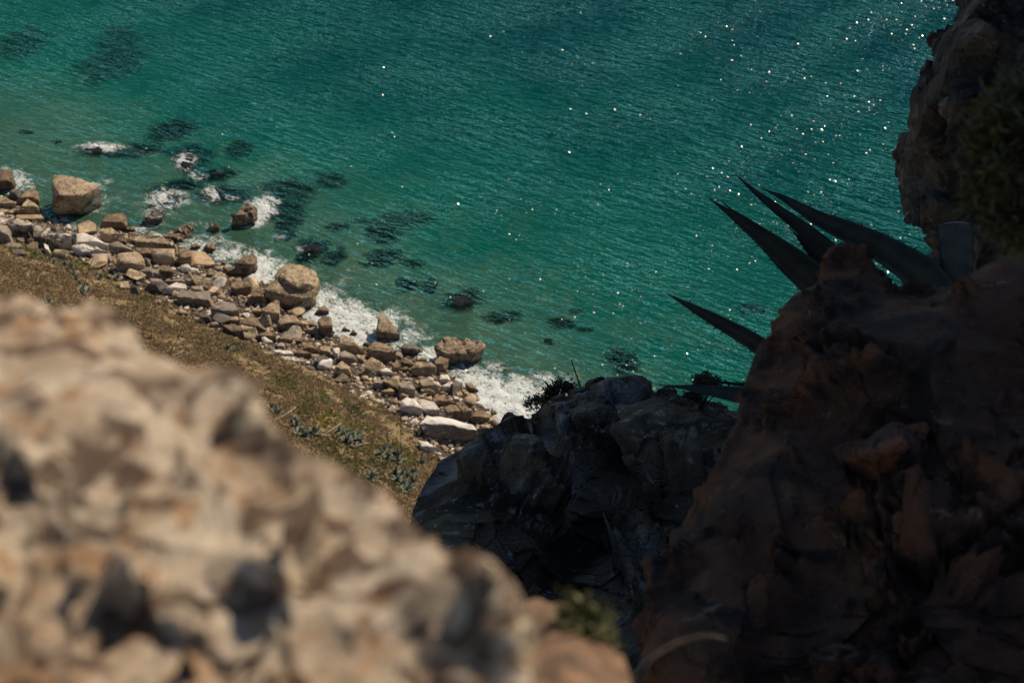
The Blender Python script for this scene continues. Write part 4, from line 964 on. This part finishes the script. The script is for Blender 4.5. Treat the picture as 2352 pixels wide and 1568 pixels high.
# right cliff
CL = [(2212,-160),(2205,0),(2190,52),(2150,82),(2138,105),(2136,150),(2116,170),(2118,192),(2102,215),(2098,250),(2085,292),(2060,325),(2054,350),(2060,372),(2052,395),(2062,430),(2060,458),(2068,500),(2085,520),(2110,530),
      (2128,545),(2138,575),(2150,620),(2165,670),(2185,760),(2200,900),(2700,900),(2700,-160)]
def dk(px, py):
    return 13.5 - min(1, max(0, (px - 2060) / 500)) * 2.2 + .35 * math.sin(px / 34. + py / 90.) + .25 * math.sin(py / 50.)
PK = [(2190,395,26,.7),(2200,440,22,.6),(2280,170,50,.9),(2320,140,40,.7),(2240,300,22,.5),(2300,330,60,.6),(2150,250,12,.3),(2250,470,40,.7)]
def dispK(W, no, qx, qy):
    b = blocks(W, .95, 4.0, (1.5, 1, .55)); b2 = blocks(W, 2.6, 7.0, (1.3, 1, .8)); b3 = blocks(W, 7, 1.0)
    rim = edist(np.stack([qx, qy], 1), CL); k = np.clip(rim / 50, .12, 1)
    return ((b[:, 0] - .5) * .75 + np.minimum(b[:, 1], .3) * .8 - .1) * k + ((b2[:, 0] - .5) * .24 + np.minimum(b2[:, 1], .3) * .25) * np.clip(k + .1, 0, 1) + (b3[:, 0] - .5) * .14 + np.minimum(b3[:, 1], .3) * .2 - .04 + nz(W, 9, 4, 2.0) * .07 + nz(W, 2.2, 6, 3.0) * .14 * np.clip(k + .3, 0, 1) + pits(qx, qy, PK)
EX = []  # unseen cliff mass out of frame, added to shade the near rocks
for x_, y_, zt in ((8.6, 12.0, 5), (11.5, 13.5, 9), (11, 10.5, 9), (14, 12, 11), (15, 15, 13), (14.5, 9, 9), (18, 12, 12), (18, 17, 15), (11.5, 17.5, 10), (15, 19.5, 13), (9.6, 9.2, 4.5)):
    z_ = -16
    while z_ < zt: EX.append(((x_, y_, z_), 2.4)); z_ += 2.2
o = mass('sea_cliff', CL, dk, 22, 1.15, .024, dispK, M['cliff'], extra=EX, minr=4, seed=11, fine=.07, extra_name='cliff_shade_caster')
tag(o, 'rugged dark brown sea cliff rising out of frame at the upper right', 'cliff')

# ------------------------------------------------------------------ near agaves
def leaf(path, d0, d1, roll=.0, fold=.22, teeth=True, cut=False, parent=None, org=None, tdir=1, mat='agave'):
    n = 40; P = np.array(path, float)
    fold *= 1.5
    s_ = np.concatenate([[0], np.cumsum(np.hypot(*np.diff(P[:, :2], axis=0).T))]); u = np.linspace(0, s_[-1], n)
    X = np.interp(u, s_, P[:, 0]); Y = np.interp(u, s_, P[:, 1]); Wd = np.interp(u, s_, P[:, 2])
    for _ in range(6):
        for a in (X, Y, Wd): a[1:-1] = (a[:-2] + 2 * a[1:-1] + a[2:]) / 4
    D = d0 + (d1 - d0) * (u / u[-1])
    C = [at(X[i], Y[i], D[i]) for i in range(n)]
    bm = bmesh.new(); rows = []; mar = []
    for i in range(n):
        t = (C[min(i + 1, n - 1)] - C[max(i - 1, 0)]).normalized(); v = (C[i] - CAM).normalized()
        side = t.cross(v).normalized(); nrm = side.cross(t).normalized()
        if nrm.dot(v) > 0: nrm = -nrm
        w = Wd[i] * D[i] / FW / 2 + .0008
        sd = side * math.cos(roll) + nrm * math.sin(roll); nn = nrm * math.cos(roll) - side * math.sin(roll)
        wob = .05 * w * math.sin(i * .9)
        fr, bk = [], []
        for j in range(-3, 4):
            q = j / 3; lift = fold * w * q * q * 1.6 + wob * q
            th = .16 * w * (1 - q * q) + .004 * w
            fr.append(bm.verts.new(C[i] + sd * (w * q) + nn * (lift + th * .1))); bk.append(bm.verts.new(C[i] + sd * (w * q) + nn * (lift - th * 1.9)))
        rows.append((fr, bk)); mar.append((fr[0].co.copy(), fr[-1].co.copy(), -sd, sd, t))
    for (f0, b0), (f1, b1) in zip(rows[:-1], rows[1:]):
        for j in range(6):
            bm.faces.new((f0[j], f0[j + 1], f1[j + 1], f1[j])); bm.faces.new((b0[j + 1], b0[j], b1[j], b1[j + 1]))
        bm.faces.new((b0[0], f0[0], f1[0], b1[0])); bm.faces.new((f0[6], b0[6], b1[6], f1[6]))
    for e in (0, -1):
        f_, b_ = rows[e]
        for j in range(6): bm.faces.new((f_[j], b_[j], b_[j + 1], f_[j + 1]) if e == 0 else (f_[j + 1], b_[j + 1], b_[j], f_[j]))
    for v in bm.verts: v.co -= org
    lf = fin('leaf', bm, M[mat], parent)
    if teeth:
        bm = bmesh.new(); bm.from_mesh(lf.data); rnd = random.Random(int(path[0][0]))
        for i in range(5, n - 1, 2):
            for k in (0, 1):
                if rnd.random() < .42: continue
                p = mar[i][k] - org; o_ = mar[i][2 + k]; t = mar[i][4]; L = rnd.uniform(.006, .021)
                q = p + o_ * L - t * L * .5 * tdir
                vs = [bm.verts.new(p - t * .007 - o_ * .003), bm.verts.new(p + t * .007 - o_ * .003), bm.verts.new(p + (C[i] - CAM).normalized() * .006 - o_ * .003), bm.verts.new(q)]
                for a, b, c_ in ((0, 1, 3), (1, 2, 3), (2, 0, 3), (0, 2, 1)): bm.faces.new((vs[a], vs[b], vs[c_])).material_index = 1
        bm.to_mesh(lf.data); bm.free(); lf.data.materials.append(M['spine'])
    if not cut:
        bm = bmesh.new(); a = C[0] - org; t = (C[0] - C[3]).normalized()
        tube(bm, [a - t * .03, a, a + t * .02], [.004, .003, .0006], 5); fin('spine', bm, M['spine'], lf)
    return lf
k6 = lambda x, y, w: (1493 + x * .293, 344.5 + y * .293, w * .293)
k7 = lambda x, y, w: (1952 + x * .4397, y * .4397, w * .4397)
k8 = lambda x, y, w: (1148.4 + x * .2441, 803.9 + y * .2441, w * .2441)
A1 = at(1990, 740, 7.4)
ag = link('agave', None, None, None, A1); tag(ag, 'dark agave with two long spear leaves and a short one rising behind the right bank', 'agave')
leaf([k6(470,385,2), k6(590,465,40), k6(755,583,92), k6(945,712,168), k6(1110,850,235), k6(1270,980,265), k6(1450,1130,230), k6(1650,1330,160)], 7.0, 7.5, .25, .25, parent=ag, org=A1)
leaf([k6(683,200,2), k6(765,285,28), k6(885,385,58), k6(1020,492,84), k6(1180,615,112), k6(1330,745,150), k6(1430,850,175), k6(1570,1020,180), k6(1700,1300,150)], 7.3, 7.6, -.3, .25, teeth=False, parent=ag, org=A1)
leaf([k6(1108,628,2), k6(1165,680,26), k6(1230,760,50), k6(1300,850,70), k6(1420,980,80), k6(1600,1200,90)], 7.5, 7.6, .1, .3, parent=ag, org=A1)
leaf([k6(572,412,2), k6(640,470,14), k6(760,540,20), k6(900,620,16), k6(1000,680,6)], 7.04, 7.2, .3, .2, teeth=False, parent=ag, org=A1)
A2 = at(2190, 760, 7.2)
ag = link('agave', None, None, None, A2); tag(ag, 'dark agave with one long arching leaf and a broad cut-off leaf beside the cliff', 'agave')
leaf([k6(885,305,2), k6(1000,345,40), k6(1150,430,75), k6(1300,525,125), k6(1480,600,160), k6(1700,690,195), k6(1900,800,235), k6(2080,910,290), k6(2230,1050,300), k6(2330,1250,260), k6(2400,1500,200)], 6.6, 7.2, .15, .3, parent=ag, org=A2, mat='agave_sheen')
leaf([k7(552,1166,168), k7(556,1250,172), k7(560,1350,170), k7(562,1450,160), k7(565,1560,150), k7(565,1700,130)], 6.9, 7.1, .1, .12, teeth=False, cut=True, parent=ag, org=A2, mat='agave_sheen')
A3 = at(1850, 900, 6.6)
ag = link('agave', None, None, None, A3); tag(ag, 'lowest dark agave, its toothed leaves pointing left between bank and dark outcrop', 'agave')
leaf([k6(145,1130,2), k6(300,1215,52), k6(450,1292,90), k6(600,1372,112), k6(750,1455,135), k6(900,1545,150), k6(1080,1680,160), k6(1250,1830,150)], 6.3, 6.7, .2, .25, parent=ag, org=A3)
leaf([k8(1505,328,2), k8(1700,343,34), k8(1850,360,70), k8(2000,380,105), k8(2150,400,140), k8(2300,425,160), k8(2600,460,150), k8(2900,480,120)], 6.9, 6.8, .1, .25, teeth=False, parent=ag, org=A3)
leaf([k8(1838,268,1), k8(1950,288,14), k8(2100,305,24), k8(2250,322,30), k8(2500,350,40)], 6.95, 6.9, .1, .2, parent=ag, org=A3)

# ------------------------------------------------------------------ bushes and twigs
def bush(name, blobs, d, n, L, wd, mat, label, cat, stem_to=None, twig=24, sd=1, tr=.004):
    rnd = random.Random(sd); org = at(blobs[0][0], blobs[0][1], d)
    root = link(name, None, None, None, org); tag(root, label, cat)
    V = []; F = []; tips = []
    for (px, py, r_) in blobs:
        r = r_ * d / FW; c = at(px, py, d + rnd.uniform(-.5, .5) * r)
        nb = max(4, int(twig * r_ / blobs[0][2]))
        ends = []
        for _ in range(nb):
            v = Vector((rnd.gauss(0, 1), rnd.gauss(0, 1), rnd.gauss(0, 1))).normalized() * r * rnd.uniform(.45, 1.05); ends.append(c + v)
        tips.append((c, ends))
        for e in ends:
            ax = (e - c).normalized()
            for _ in range(int(n / nb)):
                p = e + ax * rnd.uniform(-.5, .12) * r + Vector((rnd.gauss(0, 1), rnd.gauss(0, 1), rnd.gauss(0, 1))) * L * .5
                dr_ = (ax + Vector((rnd.gauss(0, .6), rnd.gauss(0, .6), rnd.gauss(0, .6)))).normalized(); s_ = dr_.orthogonal().normalized()
                s_ = Matrix.Rotation(rnd.uniform(0, 6.28), 3, dr_) @ s_
                b = len(V); l_ = L * rnd.uniform(.6, 1.3)
                V += [p - org, p + dr_ * l_ * .5 + s_ * wd - org, p + dr_ * l_ - org, p + dr_ * l_ * .5 - s_ * wd - org]; F.append((b, b + 1, b + 2, b + 3))
    link('foliage', npmesh('foliage', [v[:] for v in V], F), M[mat], root)
    bm = bmesh.new()
    base = at(*stem_to) if stem_to else at(blobs[0][0], blobs[0][1] + blobs[0][2] * 1.4, d)
    for c, ends in tips:
        tube(bm, [base - org, (base * .45 + c * .55) + Vector((rnd.uniform(-.1, .1) * (c - base).length, 0, 0)) - org, c - org], [tr * 2.2, tr * 1.7, tr * 1.2], 5)
        for e in ends: tube(bm, [c - org, (c + e) / 2 + Vector((0, 0, tr)) - org, e - org], [tr, tr * .8, tr * .4], 4)
    fin('branches', bm, M['bark'] if mat != 'shrub' else M['shrub'], root)
    return root
bush('near_bush', [(2370,420,80),(2330,290,46),(2345,225,36),(2285,345,30),(2290,440,44),(2375,520,70),(2262,400,26),(2400,300,80),(2325,500,44),(2300,260,22)], 2.3, 700, .028, .003, 'needle',
     'blurred olive-green bush hanging over the cliff at the right edge', 'bush', (2440, 640, 2.4), 30, 3, .0025)
bush('crest_shrub', [(1283,892,17),(1306,888,11),(1268,903,11),(1340,908,13),(1255,918,9),(1320,915,11)], 9.3, 300, .035, .006, 'shrub', 'wiry dark shrub on the outcrop crest in front of the surf', 'shrub', (1300, 950, 9.2), 16, 5, .003)
bush('leaf_shrub', [(1620,870,15),(1608,876,10),(1634,874,9),(1606,905,12),(1590,908,10)], 7.5, 260, .03, .006, 'shrub', 'small dark shrub rising before the lowest agave leaves', 'shrub', (1604, 950, 8.2), 12, 6, .003)
bush('crest_tuft', [(1218,928,10),(1232,922,8),(1360,893,10)], 9.2, 160, .03, .005, 'shrub', 'tiny tuft of growth at the notch of the outcrop crest', 'shrub', (1235, 950, 9.2), 8, 9, .002)
def stick(pp, rad, mat, name, label, cat, group=None):
    W = [at(*p) for p in pp]; bm = bmesh.new(); n_ = len(W)
    # smooth path
    Q_ = []
    for i_ in range(n_ - 1):
        for t in (0, .25, .5, .75):
            p0, p1, p2, p3 = W[max(i_ - 1, 0)], W[i_], W[i_ + 1], W[min(i_ + 2, n_ - 1)]
            Q_.append(.5 * ((2 * p1) + (p2 - p0) * t + (2 * p0 - 5 * p1 + 4 * p2 - p3) * t * t + (3 * p1 - p0 - 3 * p2 + p3) * t ** 3))
    Q_.append(W[-1])
    tube(bm, [q - W[0] for q in Q_], [rad * (1 - .5 * k / len(Q_)) for k in range(len(Q_))], 7)
    o = fin(name, bm, M[mat], None, W[0]); tag(o, label, cat, group); return o
stick([(1334,893,9.1),(1327,870,9.1),(1318,845,9.1),(1312,826,9.1)], .006, 'shrub', 'dry_stem', 'single bare stem standing above the outcrop crest', 'stem')
TW = [([(1660,1045,5.9),(1670,1065,5.9),(1720,1085,5.8),(1760,1120,5.8)],'thin grey twig crossing the middle of the dark outcrop'),
      ([(1300,1190,6.8),(1400,1215,6.2),(1500,1232,5.6),(1590,1258,5.0)],'long thin root crossing the lower dark outcrop'),
      ([(1480,1000,7.5),(1500,1050,7.3),(1560,1075,7.1),(1650,1110,6.6)],'forked dry twig near the terracotta stones')]
for pp, lab in TW[1:]: stick([(x, y, dc(x, y) - .12) for x, y, _ in pp], .008, 'bark', 'twig', lab, 'twig', 'twigs on the dark outcrop')
M['root'] = rock_mat('pale_root', (.17,.095,.05), (.13,.072,.04), (.09,.05,.03), 10, rnd=0)
stick([(x, y, dr(x, y) - .13) for x, y in ((1455,1560),(1490,1520),(1530,1488),(1580,1466),(1630,1458),(1670,1466))], .013, 'root', 'curved_root', 'pale curved root arching over the bottom of the right bank', 'root')
for (x, y, w, a, lab) in [(1535,1016,30,.3,'flat terracotta stone on the dark outcrop, lower left of an upright one'),(1562,998,16,1.2,'narrow upright terracotta stone on the dark outcrop'),
                          (1545,1053,44,.2,'largest terracotta stone, lowest on the dark outcrop'),(1505,1013,20,.1,'small dull terracotta stone, leftmost on the dark outcrop')]:
    d = dc(x, y) - .1; s_ = w * d / FW; k = random.randrange(10)
    me = BASE[k].copy(); me.materials.clear(); me.materials.append(M['terra']); o = link('terracotta_stone', me, None, None, at(x, y, d))
    o.scale = (s_, s_ * .7, s_ * .75); o.rotation_euler = (.3, a, a); tag(o, lab, 'stone', 'terracotta stones on the outcrop')
# ledge and plant low in the middle foreground
LW = [(1170,1400),(1200,1372),(1245,1366),(1270,1385),(1300,1370),(1330,1385),(1345,1430),(1385,1440),(1400,1480),(1440,1500),(1460,1560),(1470,1800),(1100,1800),(1100,1450)]
def dw(px, py): return 1.35 - (max(py, 1380) - 1380) / 300 * .35 + .03 * math.sin(px / 30)
def dispW(W, no, qx, qy):
    b = blocks(W, 13, 3.3); return (b[:, 0] - .5) * .05 + np.minimum(b[:, 1], .3) * .06 - .03 + nz(W, 12, 5, 2) * .05
o = mass('earth_ledge', LW, dw, 22, .045, .006, dispW, rock_mat('ochre_earth', (.17,.095,.05), (.10,.06,.035), (.035,.024,.016), 14, rnd=0), minr=5, seed=21, fine=.004)
tag(o, 'blurred ochre earth ledge low in the middle between the two foreground rocks', 'ledge')
bush('ledge_plant', [(1328,1452,28),(1312,1488,20),(1345,1415,14),(1352,1470,16)], 1.18, 150, .016, .003, 'olive', 'blurred small green plant on the ochre ledge at bottom centre', 'plant', (1330, 1540, 1.2), 14, 12, .0015)
# ------------------------------------------------------------------ camera, light, world
AZ, EL = R(46), R(44)
cam = bpy.data.cameras.new('camera'); co_ = bpy.data.objects.new('camera', cam); COL.objects.link(co_)
cam.lens = 50; cam.sensor_width = 36; cam.clip_start = .05; cam.clip_end = 9000
co_.location = CAM; co_.rotation_euler = (R(90) - PITCH, 0, 0)
cam.dof.use_dof = True; cam.dof.focus_distance = 11; cam.dof.aperture_fstop = 5.0; cam.dof.aperture_blades = 0
scene.camera = co_
L = Vector((math.sin(AZ) * math.cos(EL), math.cos(AZ) * math.cos(EL), math.sin(EL)))
sl = bpy.data.lights.new('sun', 'SUN'); sl.energy = 4.6; sl.angle = R(.53); sl.color = (1, .88, .72)
so = bpy.data.objects.new('sun', sl); COL.objects.link(so); so.rotation_euler = L.to_track_quat('Z', 'Y').to_euler(); so.location = (60, 60, 180)
w = bpy.data.worlds.new('World'); scene.world = w; w.use_nodes = True
t = w.node_tree; bg = t.nodes['Background']; sk = t.nodes.new('ShaderNodeTexSky'); sk.sky_type = 'NISHITA'; sk.sun_disc = False
sk.sun_elevation = EL; sk.sun_rotation = AZ; sk.air_density = 1.0; sk.dust_density = 0; sk.ozone_density = 3; sk.altitude = 100
t.links.new(sk.outputs[0], bg.inputs[0]); bg.inputs[1].default_value = .08
scene.view_settings.view_transform = 'Standard'; scene.view_settings.look = 'None'
scene.view_settings.exposure = 0.5; scene.view_settings.gamma = 1
scene.render.resolution_x = 1024; scene.render.resolution_y = 682
